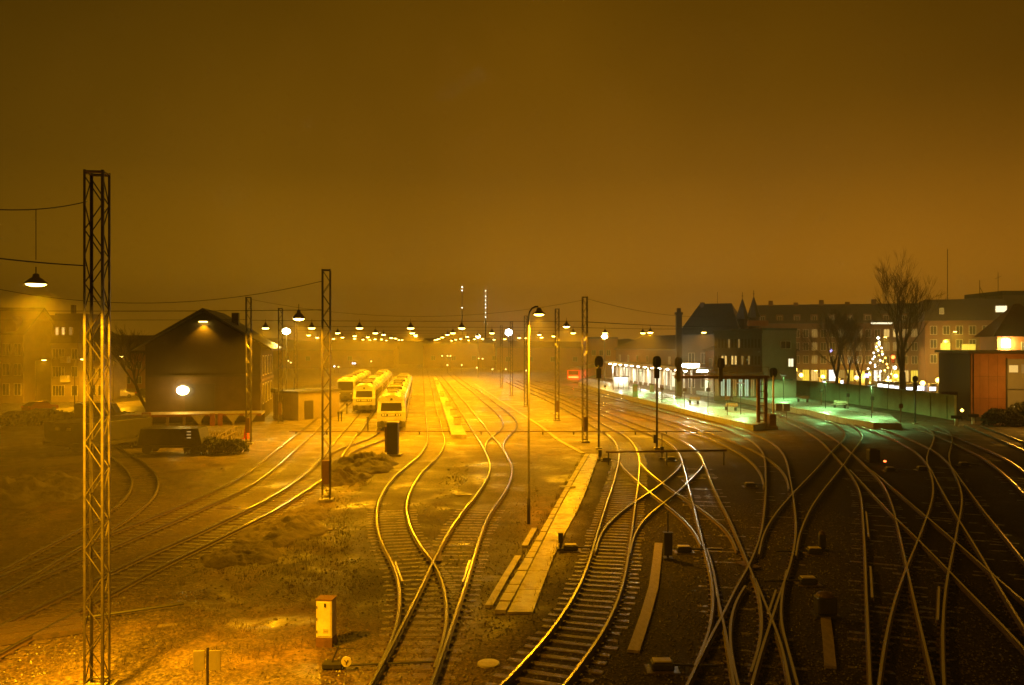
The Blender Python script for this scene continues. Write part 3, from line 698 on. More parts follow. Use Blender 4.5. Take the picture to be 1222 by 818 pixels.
mast(-10.35, 20.9, 12.95, 'tallest lattice mast in front at the left, lit gold on its lower half', .47, .10, False)
mast(-10.3, 46.5, 12.85, 'lattice mast beside the broad left track, left of the parked white railcars')
mast(-23.1, 73.5, 12.9, 'lattice mast in front of the right corner of the brick shed')
mast(-25.7, 93, 12.8, 'lattice mast just behind the brick shed by the container hut')
mast(6.5, 74.8, 13.0, 'lattice mast left of the two post signals, near the path')
mast(5.2, 96.6, 12.9, 'lattice mast behind and left of the one by the path')
mast(1.95, 119, 12.9, 'faint lattice mast seen just left of the tall curved street lamp', box=False)
mast(-.1, 145, 12.8, 'faint far lattice mast near the white floodlight', box=False)
mast(-2.2, 172, 12.8, 'very faint lattice mast furthest down the right row', box=False)
mast(-31.5, 122, 12.5, 'faint lattice mast beyond the container hut', box=False)

# ------------------------------------------------------------------ hanging yard lamps
def lamp_proto():
    t = thing('yard_lamp', 'proto', 'lamp', (0, 0, 0), 0, 'hanging sodium yard lamps')
    MB().lathe([(.04, .62), (.10, .58), (.12, .40), (.20, .33), (.36, .10), (.38, .0), (.36, .0), (.34, .08), (.18, .30), (.0, .30)], n=18).build('lamp_shade', M['shade'], t, smooth=True)
    MB().lathe([(.01, .10), (.26, .06), (.33, .0), (.29, -.06), (.18, -.11), (.01, -.13)], n=14).build('bulb', M['bulb'], t, smooth=True)
    MB().tube([(0, 0, .6), (0, 0, 1.0)], .018, 5).build('hanger', M['wire'], t)
    return t
LPROTO = lamp_proto(); FIRST = [True]
def yard_lamp(x, Y, z, label, w=LAMP_W, big=.88, hang=1.0):
    if FIRST[0]: o = LPROTO; FIRST[0] = False
    else: o = copy_tree(LPROTO)
    o.location = (x, Y, z); o['label'] = label; o.scale = (big, big, big * (.62 if big < .7 else .9))
    if hang > 1.0:
        for ch in o.children:
            if ch.name.startswith('hanger'): ch.scale = (1, 1, 1); 
    spot('lamp_light', (x, Y, z - .18), w)
    return o
def wire(pts, label, r=.018, sag=0, name='span_wire'):
    a, b_ = Vector(pts[0]), Vector(pts[-1]); L = []
    for i in range(17):
        f = i / 16; p = a.lerp(b_, f); p.z -= sag * 4 * f * (1 - f); L.append(p)
    o = MB().tube(L, r, 5).build(name, M['wire']); return tag(o, label, 'wire', 'span wires')

yard_lamp(-10.51, 18.5, 9.96, 'nearest hanging yard lamp, at the left edge beside the tallest mast', LAMP_W * .7, .62)
spot('lamp_light', (-10.51, 18.5, 9.8), LAMP_W * 5.6, None, 112, SODIUM, 1.0, .4)
wire([(-10.6, 20.9, 12.2), (-10.42, 16.0, 11.25)], 'upper sagging wire from the top of the tallest mast to the left edge', .012, .12)
wire([(-10.6, 20.9, 10.6), (-10.42, 16.0, 10.35)], 'lower level wire carrying the nearest lamp at the left edge', .016, .03)
wire([(-10.51, 18.5, 10.5), (-10.51, 18.5, 11.62)], 'short vertical hanger wire above the nearest lamp', .008, 0)
yard_lamp(-11.4, 44.8, 10.05, 'bright hanging lamp just left of the mast by the parked railcars', LAMP_W * .7)
spot('lamp_light', (-11.4, 44.8, 9.85), LAMP_W * 1.3, None, 120, SODIUM, 1.0)
wire([(-10.5, 46.5, 12.2), (-30, 47.5, 12.0)], 'sagging upper wire from the mast by the railcars going left', .016, 1.1)
wire([(-10.5, 46.5, 10.6), (-30, 47.5, 10.6)], 'level wire under it carrying the bright lamp left of the railcar mast', .018, .05)

# row 72
Lrow = [(317, -1), (372, 0), (429, 0), (490, 0), (551, 0)]
for i, (x, _) in enumerate(Lrow):
    yard_lamp((x - CX) * .073, 73, 10.15, 'hanging lamp, %s from the left on the nearest lamp row across the yard' % ORD[i])
wa = Vector((6.5, 74.8, 10.75)); wb = Vector((38, 128, 11.6))
for i, x in enumerate((676, 776, 840)):
    k = (x - CX) / 1000
    if x == 676: q = Vector((k * 74, 74, 10.3))
    else:
        # point of the wire seen in that direction
        f = (k * wa.y - wa.x) / ((wb.x - wa.x) - k * (wb.y - wa.y)); q = wa.lerp(wb, f); q.z -= .95
    yard_lamp(q.x, q.y, q.z if x == 676 else min(q.z, 10.5), ('hanging lamp between the two front masts by the path', 'hanging lamp on the dark wire directly above the second post signal', 'hanging lamp glowing in front of the station roof')[i])
wire([(-23.0, 73.5, 10.85), (6.4, 74.8, 10.8)], 'level wire of the nearest lamp row, strung between the shed mast and the path mast', .02, .05)
wire([(-23.0, 73.5, 12.7), (6.4, 74.8, 12.7)], 'sagging carrier wire high above the nearest lamp row', .012, 1.5)
wire([wa, wb], 'dark thick wire from the path mast to the station buildings', .035, .25)
wire([(6.7, 74.8, 12.8), (36, 130, 14)], 'sagging upper wire from the top of the path mast towards the station chimney', .02, 1.2)
wire([(-23.2, 73.5, 10.9), (-75, 78, 11.2)], 'level wire running left from the shed mast over the shed roof', .02, .1)
# row 98
for i, x in enumerate((403, 448, 492, 540.5, 587, 684, 722, 767)):
    yard_lamp((x - CX) * .098, 98, 10.1, 'hanging lamp, %s from the left on the second lamp row across the yard' % ORD[i])
wire([(-25.6, 93.2, 10.8), (5.1, 96.8, 10.75)], 'level wire of the second lamp row over the parked railcars', .02, .05)
wire([(5.4, 96.6, 10.8), (24, 104, 10.7)], 'level wire of the second lamp row from the rear mast towards the platforms', .025, .1)
rows = [(124, [-16.7, -10, -5.5, -.9, 3.8, 8.3, 17.4, 19.6]), (150, [-18.5, -14, -9.7, -5.4, -1, 3.7, 8.2, 17.5, 21.5]), (176, [-18.5, -14, -9.7, -5.4, 3.7, 8.2, 12.8, 17.5, 22]),
        (202, [-14, -9.7, -5.4, 3.7, 8.2, 12.8, 17.5]), (228, [-14, -9.7, -5.4, 3.7, 8.2, 12.8])]
names = ['third', 'fourth', 'fifth', 'sixth', 'seventh']
for (Y, us), nm in zip(rows, names):
    for i, u in enumerate(us):
        yard_lamp(u - .108 * Y, Y + random.uniform(-1, 1), 10.15 + random.uniform(-.15, .15), 'small hanging lamp, %s from the left on the %s lamp row in the fog' % (ORD[i], nm), LAMP_W * 1.0)
    wire([(us[0] - 4 - .108 * Y, Y, 10.9), (us[-1] + 3 - .108 * Y, Y, 10.9)], 'thin wire carrying the %s lamp row in the fog' % nm, .018, .08)

# ------------------------------------------------------------------ tall curved street lamp by the path
t = thing('street_lamp', 'tall slim street lamp with a hooked arm standing beside the concrete path', 'street lamp', (.81, 40.6, 0))
MB().tube([(0, 0, -.05), (0, 0, 1.2), (0, 0, 1.22), (0, 0, 9.6)], [.085, .085, .06, .05], 10).build('pole', M['mast'], t, smooth=True)
arm = [(0, 0, 9.6)] + [(.26 - .26 * math.cos(a), 0, 10.05 + .36 * math.sin(a)) for a in [R(k) for k in range(0, 181, 20)]]
arm = [(0, 0, 9.6), (0, 0, 10.0), (.05, 0, 10.25), (.16, 0, 10.42), (.32, 0, 10.5), (.46, 0, 10.5)]
MB().tube(arm, .04, 8).build('arm', M['mast'], t, smooth=True)
MB().lathe([(.03, .34), (.10, .30), (.16, .16), (.30, .05), (.32, 0), (.30, 0), (.15, .14), (.0, .15)], (.50, 0, 10.12), 18).build('lamp_shade', M['shade'], t, smooth=True)
MB().lathe([(.01, .06), (.16, .03), (.24, 0), (.18, -.05), (.01, -.07)], (.50, 0, 10.12), 14).build('bulb', M['bulb'], t, smooth=True)
spot('lamp_light', (1.31, 40.6, 10.0), LAMP_W * 1.5, None, 146, SODIUM, .8)

# ------------------------------------------------------------------ post signals
def signal(x, Y, h, label, head=(.36, .48), box=True, low=True, mat_=None):
    t = thing('post_signal', label, 'railway signal', (x, Y, 0), 0, 'railway post signals')
    MB().tube([(0, 0, -.05), (0, 0, h - .3)], .085, 10).build('post', mat_ or M['dark_steel'], t, smooth=True)
    mb = MB(); poly = []
    a, b_ = head
    for k in range(20):
        q = 2 * math.pi * k / 20; r_ = 1
        poly.append((a * math.copysign(abs(math.cos(q)) ** .75, math.cos(q)), h - b_ + b_ * math.copysign(abs(math.sin(q)) ** .75, math.sin(q))))
    mb.extr(poly, -.03, .03); mb.build('head', M['black'], t)
    MB().bb(-.15, .15, -.19, -.033, h - 1.6 * b_, h - .4 * b_).build('lamp_housing', M['black'], t, bevel=.02)
    if low:
        MB().bb(-.22, .22, -.16, .16, h - 2 * b_ - .9, h - 2 * b_ - .06).build('route_box', M['black'], t, bevel=.05)
    if box:
        MB().bb(-.28, -.09, -.15, .15, .5, 1.2).build('relay_box', M['dark_steel'], t, bevel=.02)
    MB().bb(-.25, .25, -.25, .25, -.1, .12).build('foundation', M['concrete'], t)
    return t
signal(7.25, 70, 7.75, 'black backed post signal nearest the lattice mast, left of the two', box=False)
signal(12.1, 70, 7.75, 'black backed post signal with relay box, right of the two by the pipe barrier')

# dwarf signals, point machines, cabinets
def dwarf(p, h, label, w=.2, hh=.42, stick=0):
    t = thing('dwarf_signal', label, 'dwarf signal', (p.x, p.y, 0), 0, 'dwarf ground signals')
    MB().tube([(0, 0, -.05), (0, 0, h - hh)], .05, 8).build('post', M['dark_steel'], t)
    MB().bb(-w / 2, w / 2, -.12, .12, h - hh, h).build('head', M['black'], t, bevel=.03)
    MB().bb(-w / 2 - .03, w / 2 + .03, -.2, .14, h + .003, h + .03).build('hood', M['kerb'] if not stick else M['black'], t)
    if stick: MB().tube([(0, 0, h), (0, 0, stick)], .03, 6).build('rod', M['black'], t)
    MB().bb(-.2, .2, -.2, .2, -.08, .06).build('foundation', M['dark_steel'], t)
    return t
dwarf(G(669, 656), .72, 'small black dwarf signal at the right edge of the concrete path')
dwarf(G(797, 667), 1.05, 'tall dark dwarf signal with a thin rod, right of the brown trough lid', .34, .9, 1.95)
dwarf(G(716, 549), .75, 'small dark ground signal at the foot of the left post signal', .25, .5)
dwarf(G(790, 547.5), .9, 'dark ground signal with thin rod at the foot of the right post signal', .25, .5, 1.9)
def machine(p, rz, label, rod=1.6, s_=.72):
    t = thing('point_machine', label, 'point machine', (p.x, p.y, 0), rz, 'point machines')
    MB().bb(-.42 * s_, .42 * s_, -.2, .2, .02, .22).build('casing', M['dark_steel'], t, bevel=.04)
    MB().bb(-.34 * s_, .34 * s_, -.16, .16, .223, .27).build('lid', M['kerb'], t, bevel=.03)
    MB().tube([(.4 * s_, 0, .12), (.4 * s_ + rod, 0, .1)], .035, 6).build('rod', M['dark_steel'], t)
    MB().bb(-.6 * s_, .6 * s_, -.32, .32, -.08, .018).build('bearer', M['wood'], t)
    return t
machine(G(681, 657), 0, 'point machine with a pale lid beside the dwarf signal at the path edge')
machine(G(816, 659), 0, 'point machine with a pale lid right of the tall dark dwarf signal', 1.3)
machine(G(724, 550), 0, 'point machine with pale lid near the foot of the left post signal', .8)
machine(G(801, 549.5), 0, 'point machine by the foot of the right post signal', .8)
machine(G(972, 661), math.pi, 'point machine with pale lid in the dark right of the third track', 1.3)
machine(G(964, 697), math.pi, 'half hidden point machine with two bright lid edges in the dark at right', 1.3)
machine(G(895, 581), 0, 'point machine on a plank in dark ground under the pipe barrier', .8)
machine(G(790, 799), 0, 'nearest point machine at the bottom edge right of the main track', 1.2)
machine(G(1062, 562), 0, 'point machine with a tiny red lamp on it among the station throat tracks', .8)
machine(G(1100, 561), 0, 'point machine beside the winding track in the station throat', .7)
machine(G(1150, 556), 0, 'point machine left of the outermost curved track', .8)
p = G(1056, 556.5); tag(MB().lathe([(.01, .3), (.09, .3), (.10, .38), (.01, .42)], (p.x, p.y, 0), 10).build('marker_lamp', M['redlight']), 'tiny red marker lamp above the tracks in the station throat', 'lamp')
for (x, y, w, h, lab) in ((1042, 551, .8, .9, 'dark relay hut standing among the station throat tracks'), (985, 735, .62, .65, 'dark rounded box with a bright top edge, right of the double slip'), (981, 657, .3, .7, 'dark upright box behind the point machine right of the third track')):
    p = G(x, y); t = thing('relay_box', lab, 'relay box', (p.x, p.y, 0), 0, 'dark relay boxes')
    MB().bb(-w / 2, w / 2, -w * .4, w * .4, .08, h).build('body', M['dark_steel'], t, bevel=.06)
    MB().lathe([(w * .48, 0), (w * .40, .08), (.05, .14)], (0, 0, h - .01), 14).build('lid', M['rail_side'], t)
    MB().bb(-w / 2 - .08, w / 2 + .08, -w * .5, w * .5, -.1, .077).build('plinth', M['dark_steel'], t)

# tall black cabinet in front of the first railcar
p = G(469, 543.5); t = thing('relay_cabinet', 'tall dark relay cabinet standing in front of the nearest white railcar', 'cabinet', (p.x, p.y, 0), -.05)
MB().bb(-.42, .42, -.32, .32, .12, 2.55).build('body', M['black'], t, bevel=.02)
MB().bb(-.46, .46, -.38, .38, 2.553, 2.63).build('top', M['kerb'], t)
MB().bb(-.40, .40, -.345, -.322, .2, 2.45).build('door', M['dark_steel'], t)
MB().bb(-.62, -.43, -.2, .2, .25, 2.3).build('side_box', M['rust'], t, bevel=.02)
MB().bb(-.7, .7, -.5, .5, -.1, .117).build('plinth', M['concrete'], t)
# pale cabinet at the bottom
p = G(389.5, 769); t = thing('signal_cabinet', 'pale yellow cabinet on a dark plinth at the bottom left of centre', 'cabinet', (p.x, p.y, 0), -.12)
MB().bb(-.235, .235, -.2, .2, .25, 1.32).build('body', M['cream'], t, bevel=.012)
MB().bb(-.25, .25, -.22, .22, 1.323, 1.35).build('lid', M['rust'], t)
MB().bb(-.20, .20, -.215, -.203, .30, 1.27).build('door', M['cream'], t)
MB().bb(.01, .06, -.235, -.217, 1.14, 1.24).build('handle', M['dark_steel'], t)
for zz in (.42, .78, 1.12): MB().tube([(-.205, -.222, zz - .04), (-.205, -.222, zz + .04)], .012, 6).build('hinge', M['dark_steel'], t)
for zz in (.40, .44, .48): MB().bb(-.02, .13, -.222, -.217, zz, zz + .012).build('vent_slot', M['rust'], t)
MB().tube([(.2, -.1, .2), (.3, -.16, .02), (.52, -.25, -.02), (.9, -.2, -.03)], .022, 6).build('cable', M['black'], t)
MB().bb(-.24, .24, -.205, .205, -.1, .247).build('plinth', M['rust'], t)
p = G(404, 797); t = thing('point_lever', 'point lever with a round target disc below the pale yellow cabinet', 'point lever', (p.x, p.y, 0))
MB().bb(-.42, .12, -.15, .15, .0, .16).build('base', M['dark_steel'], t, bevel=.03)
MB().tube([(-.18, 0, .14), (.02, -.02, .62)], .022, 6).build('lever', M['dark_steel'], t)
MB().tube([(.12, 0, .06), (2.6, .3, .05)], .03, 6).build('rod', M['dark_steel'], t)
d_ = MB().lathe([(.01, -.015), (.135, -.015), (.135, .015), (.01, .015)], (.24, -.16, .22), 22, axis='y').build('disc', M['cream'], t)
mb = MB(); mb.tube([(.19, -.178, .27), (.24, -.178, .20)], .012, 4); mb.tube([(.29, -.178, .27), (.24, -.178, .20)], .012, 4); mb.tube([(.24, -.178, .20), (.24, -.178, .15)], .012, 4)
mb.build('disc_mark', M['rust'], t)
# bottom-left twin board
t = thing('marker_board', 'pair of small pale boards on one post at the bottom left', 'sign', (-7.35, 20.2, 0), .05)
MB().tube([(0, .03, -.1), (0, .03, 1.32)], .035, 8).build('post', M['mast'], t)
for s_ in (-1, 1):
    MB().bb(s_ * .19 - .135, s_ * .19 + .135, -.02, -.004, .78, 1.26).build('board', M['tarp'], t, bevel=.006)
tag(MB().tube([(-13.4, 26.2, .10), (-10.8, 27.6, .12)], .045, 6).build('plank', M['dark_steel']), 'dark rod lying beside the broad track at far left', 'rod')
t = thing('plank_crossing', 'dark plank crossing laid over the broad left track at the frame edge', 'plank crossing', (-14.6, 25.1, 0), .52)
for k in range(3): MB().bb(-1.9, 1.5, -.9 + .62 * k, -.4 + .62 * k, .0, .15).build('plank', M['wood'], t)

# ------------------------------------------------------------------ dirt mounds
def mound(px, rx, ry, h, label, seed):
    p = G(*px); mb = MB(); n_ = 72; rings = 30; vs = []; fs = []
    for r_ in range(rings + 1):
        f = r_ / rings
        for k in range(n_):
            a = 2 * math.pi * k / n_; q = f * (1 + .38 * noise.fractal((math.cos(a) * 1.3, math.sin(a) * 1.3, seed), 1, 2, 4))
            x, y = q * rx * math.cos(a), q * ry * math.sin(a)
            env = (1 - f * f) ** .8 if f < 1 else 0
            z = h * env * (.6 + .5 * noise.fractal((x * .6, y * .6, seed), 1, 2, 5)) + .16 * env ** .5 * noise.fractal((x * 2.4, y * 2.4, seed + 4), 1, 2.2, 5) - .05
            vs.append((x, y, z if r_ < rings else -.12))
    for r_ in range(rings):
        for k in range(n_): fs.append((r_ * n_ + k, r_ * n_ + (k + 1) % n_, (r_ + 1) * n_ + (k + 1) % n_, (r_ + 1) * n_ + k))
    fs.append(tuple(range(n_)))
    mb.add(vs, fs); o = mb.build('dirt_mound', M['dirt'], smooth=True); o.location = (p.x, p.y, 0)
    return tag(o, label, 'dirt mound', 'dirt mounds')
mound((437, 556), 2.4, 4.6, 1.25, 'dark dirt mound below the tall relay cabinet', 1.0)
mound((412, 572), 1.4, 3.0, .8, 'lower lumpy mound at the foot of the railcar mast', 2.0)
mound((335, 636), 2.0, 3.0, .75, 'lumpy dark mound beside the broad left track', 3.0)
mound((288, 664), 1.5, 1.9, .6, 'small dark dirt heap further down the broad left track', 4.0)
mound((366, 616), 1.2, 2.2, .5, 'low lumpy dirt heap below the railcar mast', 5.5)
mound((20, 590), 4.6, 5.2, 1.3, 'large dirt mound at the left edge', 6.0)

# dry grass on the rough bank (uncountable)
mb = MB(); k = 0
while k < 5200:
    x = random.uniform(-13.5, -2.5); y = random.uniform(19.5, 55)
    d = kd.find((x, y, 0))[2]
    if d < 1.3: continue
    if noise.fractal((x * .33, y * .33, 1.7), 1, 2.1, 5) + .5 * noise.noise((x * .8, y * .8, 9)) < -.02: continue
    z = bank(x, y) - .02; a = random.uniform(0, 6.28); hgt = random.uniform(.05, .20); le = random.uniform(-.1, .1)
    dx, dy = math.cos(a) * .012, math.sin(a) * .012
    mb.add([(x - dx, y - dy, z), (x + dx, y + dy, z), (x + le, y + random.uniform(-.1, .1), z + hgt)], [(0, 1, 2)]); k += 1
for ln in ([(636, 730.5), (648, 698), (668, 648), (692, 603), (714, 548)], [(588, 728), (606, 696), (635, 648), (660.5, 603), (695, 545)], [(605, 731), (636, 731)]):
    q = spline([G(x, y) for x, y in ln], .2)
    for p in q:
        if noise.noise((p.x * .9, p.y * .9, 4)) < -.05: continue
        for k in range(random.randint(2, 7)):
            x, y = p.x + random.uniform(-.14, .14), p.y + random.uniform(-.1, .1); a = random.uniform(0, 6.28); dx, dy = math.cos(a) * .012, math.sin(a) * .012
            mb.add([(x - dx, y - dy, -.03), (x + dx, y + dy, -.03), (x + random.uniform(-.08, .08), y + random.uniform(-.08, .08), random.uniform(.06, .24))], [(0, 1, 2)])
tag(mb.build('dry_grass', M['grass']), 'dry grass tufts on the rough bank at left', 'grass', kind='stuff')
# loose ballast stones near the camera (uncountable)
mb = MB(); k = 0
while k < 15000:
    x = random.uniform(-14, 17); y = 20 + 26 * random.random() ** 1.6
    d = kd.find((x, y, 0))[2]
    if d > 1.9: continue
    r_ = random.uniform(.018, .045); z = bank(x, y) + r_ * .3
    a = random.uniform(0, 6.28); vs = []
    for q in ((1, 0, 0), (0, 1, 0), (-1, 0, 0), (0, -1, 0), (0, 0, .8), (0, 0, -.8)):
        v = Matrix.Rotation(a, 3, 'Z') @ Vector(q); vs.append((x + v.x * r_ * random.uniform(.7, 1.3), y + v.y * r_ * random.uniform(.7, 1.3), z + v.z * r_))
    mb.add(vs, [(0, 1, 4), (1, 2, 4), (2, 3, 4), (3, 0, 4), (1, 0, 5), (2, 1, 5), (3, 2, 5), (0, 3, 5)]); k += 1
M['stone'] = mat('ballast_stone', (.085, .064, .043), .45, 0, (.04, .03, .02), 1.5)
tag(mb.build('gravel', M['stone']), 'loose ballast stones between the nearest tracks', 'gravel', kind='stuff')

for i, (x, y, a_, l_) in enumerate(((357, 620, .2, 1.0), (381, 632, -.1, 1.3), (352, 644, .3, .8), (366, 590, .1, .7), (200, 746, .1, .6), (445, 560, .4, .7), (430, 548, -.2, .6), (303, 562, .05, 1.1))):
    p = G(x, y); mb = MB(); mb.box((0, 0, 0), (l_, .24, .05), a_); o = mb.build('loose_board', M['timber']); o.location = (p.x, p.y, bank(p.x, p.y) + .05); o.rotation_euler = (.05, -.04, 0)
    tag(o, 'pale loose board lying on the dirt left of the central tracks', 'board', 'loose boards on the dirt')
mb = MB(); rnd = random.Random(3); k = 0
while k < 2600:
    x = rnd.uniform(-16, 1.5); y = rnd.uniform(20, 62); d = kd.find((x, y, 0))[2]
    if d < 1.5: continue
    r_ = rnd.uniform(.015, .055) * (1.8 if rnd.random() < .06 else 1); z = bank(x, y) + r_ * .1; vs = []; a = rnd.uniform(0, 6.28)
    for q in ((1, 0, 0), (0, 1, 0), (-1, 0, 0), (0, -1, 0), (0, 0, .7), (0, 0, -.8)):
        v = Matrix.Rotation(a, 3, 'Z') @ Vector(q); vs.append((x + v.x * r_ * rnd.uniform(.7, 1.4), y + v.y * r_ * rnd.uniform(.7, 1.4), z + v.z * r_))
    mb.add(vs, [(0, 1, 4), (1, 2, 4), (2, 3, 4), (3, 0, 4), (1, 0, 5), (2, 1, 5), (3, 2, 5), (0, 3, 5)]); k += 1
tag(mb.build('rubble', M['dirt']), 'clods and stones strewn over the rough bank', 'rubble', kind='stuff')

# ------------------------------------------------------------------ railcars
def railcar(u, Y, label, cars=3, L=20.0, style=0, yaw=math.atan(.108)):
    x = u - .108 * Y
    t = thing('railcar', label, 'railcar', (x, Y, 0), yaw, 'white railcars parked in the yard')
    W2 = 1.45; zb, ze = 1.0, 3.05
    arch = [(W2 * math.cos(a), ze + .72 * math.sin(a)) for a in [math.pi * k / 14 for k in range(15)]]
    for c_ in range(cars):
        y0 = c_ * (L + .7); nose = .55 if c_ == 0 else 0
        body = MB()
        lo = [(-W2, zb), (W2, zb), (W2, ze), (-W2, ze)]
        if c_ == 0:
            # sloping cab front
            vs = [(-W2 * .96, y0 + .12, zb), (W2 * .96, y0 + .12, zb), (W2 * .99, y0, 1.9), (W2 * .92, y0 + nose, ze), (-W2 * .92, y0 + nose, ze), (-W2 * .99, y0, 1.9)]
            vs += [(-W2, y0 + 1.2, zb), (W2, y0 + 1.2, zb), (W2, y0 + 1.2, 1.9), (W2, y0 + 1.2, ze), (-W2, y0 + 1.2, ze), (-W2, y0 + 1.2, 1.9)]
            fs = [(0, 1, 2, 5), (5, 2, 3, 4)] + [(i, (i + 1) % 6, 6 + (i + 1) % 6, 6 + i) for i in range(6)]
            body.add(vs, fs)
            body.extr(lo, y0 + 1.2, y0 + L)
        else: body.extr(lo, y0, y0 + L)
        body.build('body', M['traindark' if style else 'trainpaint'], t)
        roof = MB(); rp_ = [(-W2, ze + .004)] + arch[::-1][0:0] + [(W2, ze + .004)] + arch[1:-1]
        if c_ == 0:
            nA = len(rp_); fr = [(p[0] * .92, y0 + nose - .12 + .5 * max(0, (p[1] - ze)), ze + (p[1] - ze) * .72) for p in rp_]; bk = [(p[0], y0 + 2.2, p[1]) for p in rp_]
            roof.add(fr + bk, [tuple(range(nA))] + [(i, (i + 1) % nA, nA + (i + 1) % nA, nA + i) for i in range(nA)])
            roof.extr(rp_, y0 + 2.2, y0 + L)
        else: roof.extr(rp_, y0, y0 + L)
        roof.build('roof', M['roofw'], t)
        for yy in (3.0, 6.2, 10.5, 14.5, 17.5):
            w_ = random.uniform(.5, .9); l_ = random.uniform(.8, 1.8)
            mb = MB(); mb.bb(-w_, w_, y0 + yy, y0 + yy + l_, 3.6, 3.93); mb.build('roof_unit', M['roofw'] if random.random() < .35 else M['skirt'], t, bevel=.05)
        for sd in (-1, 1):
            for k in range(7):
                yy = y0 + 3.2 + k * 2.25
                mb = MB(); a, b_ = sorted((sd * W2, sd * (W2 + .02))); mb.bb(a, b_, yy, yy + 1.5, 1.95, 2.8); mb.build('window', M['glassdark'], t)
            a, b_ = sorted((sd * W2, sd * (W2 + .03))); MB().bb(a, b_, y0 + 1.6, y0 + 2.6, 1.05, 2.9).build('door', M['skirt'], t)
        MB().bb(-1.3, 1.3, y0 + .3, y0 + L - .3, .38, .996).build('skirt', M['skirt'], t)
        for yy in (3.0, L - 3.0):
            for q in (-1.05, 1.05):
                MB().lathe([(.43, -.82), (.43, -.68), (.08, -.66), (.08, .66), (.43, .68), (.43, .82)], (0, 0, 0), 14).build('wheelset', M['dark_steel'], t, loc=(0, y0 + yy + q, .60)).rotation_euler = (0, R(90), 0)
        if c_: MB().bb(-.7, .7, y0 - .7, y0, 1.1, 3.2).build('gangway', M['black'], t)
    f = .012
    if style == 0:
        # windscreen lies on the sloping upper front
        def fp(z, x_): 
            s_ = (z - 1.9) / (ze - 1.9); return (x_, nose_y(s_) - f, z)
        def nose_y(s_): return .55 * s_
        mb = MB(); zz0, zz1, ww = 2.02, 2.82, 1.06
        mb.add([fp(zz0, -ww), fp(zz0, ww), fp(zz1, ww * .94), fp(zz1, -ww * .94)] + [(a[0], a[1] + .06, a[2]) for a in (fp(zz0, -ww), fp(zz0, ww), fp(zz1, ww * .94), fp(zz1, -ww * .94))],
               [(0, 1, 2, 3), (4, 7, 6, 5), (0, 4, 5, 1), (1, 5, 6, 2), (2, 6, 7, 3), (3, 7, 4, 0)]); mb.build('windscreen', M['glassdark'], t)
        MB().bb(-1.0, 1.0, -.02, .05, 1.5, 1.76).build('light_panel', M['dark_steel'], t, bevel=.03)
        for sx_ in (-.82, -.58, .58, .82):
            MB().lathe([(.0, -.03), (.085, -.03), (.095, .02), (.0, .02)], (sx_, -.02, 1.63), 12, axis='y').build('headlight', M['white'], t)
        MB().bb(-.32, .34, -.03, .0, 1.56, 1.70).build('number_plate', M['cream'], t)
        MB().lathe([(.0, -.05), (.11, -.05), (.12, .2), (.0, .2)], (0, .42, 3.18), 12, axis='y').build('headlight', M['black'], t)
    else:
        MB().bb(-1.12, 1.12, -.0, .3, 1.75, 3.15).build('windscreen', M['glassdark'], t, bevel=.1)
        MB().bb(-1.3, 1.3, -.06, .12, .55, 1.6).build('front_apron', M['skirt'], t, bevel=.08)
        for sx_ in (-.85, .85):
            MB().lathe([(.0, -.03), (.09, -.03), (.09, .02), (.0, .02)], (sx_, -.07, 1.3), 12, axis='y').build('headlight', M['white'], t)
    MB().bb(-1.42, 1.42, -.12, .3, .42, .97).build('bumper', M['skirt'], t, bevel=.06)
    MB().bb(-.22, .22, -.5, -.123, .7, 1.0).build('coupler', M['dark_steel'], t, bevel=.03)
    for sx_ in (-.9, .9):
        MB().lathe([(.0, -.45), (.2, -.45), (.2, -.4), (.08, -.36), (.08, -.123), (.0, -.123)], (sx_, 0, .9), 14, axis='y').build('buffer', M['dark_steel'], t)
    return t
railcar(-3.05, 84.5, 'nearest white railcar with light bar, behind the tall relay cabinet', 3)
railcar(-7.35, 107, 'middle white railcar with dark bumper, left of the nearest one', 3)
railcar(-11.6, 128, 'farthest railcar with a big dark windscreen, leftmost of the three', 2, style=1)
# small people-sized buffer stops and stakes by the railcars
for i, (x, y, h) in enumerate(((404, 503, 1.1), (407.5, 503, 1.1), (414, 494, 1.3), (439, 514, 1.4))):
    p = G(x, y); t = thing('marker_post', ('thin marker post left of the middle railcar, left one of two', 'thin marker post left of the middle railcar, right one of two', 'thin marker post close to the front of the middle railcar', 'dark stump post left of the nearest railcar front')[i], 'marker post', (p.x, p.y, 0), 0, 'marker posts by the railcars')
    MB().tube([(0, 0, -.05), (0, 0, h)], .07, 7).build('post', M['dark_steel'], t); MB().bb(-.12, .12, -.05, .05, h - .3, h - .003).build('plate', M['dark_steel'], t)

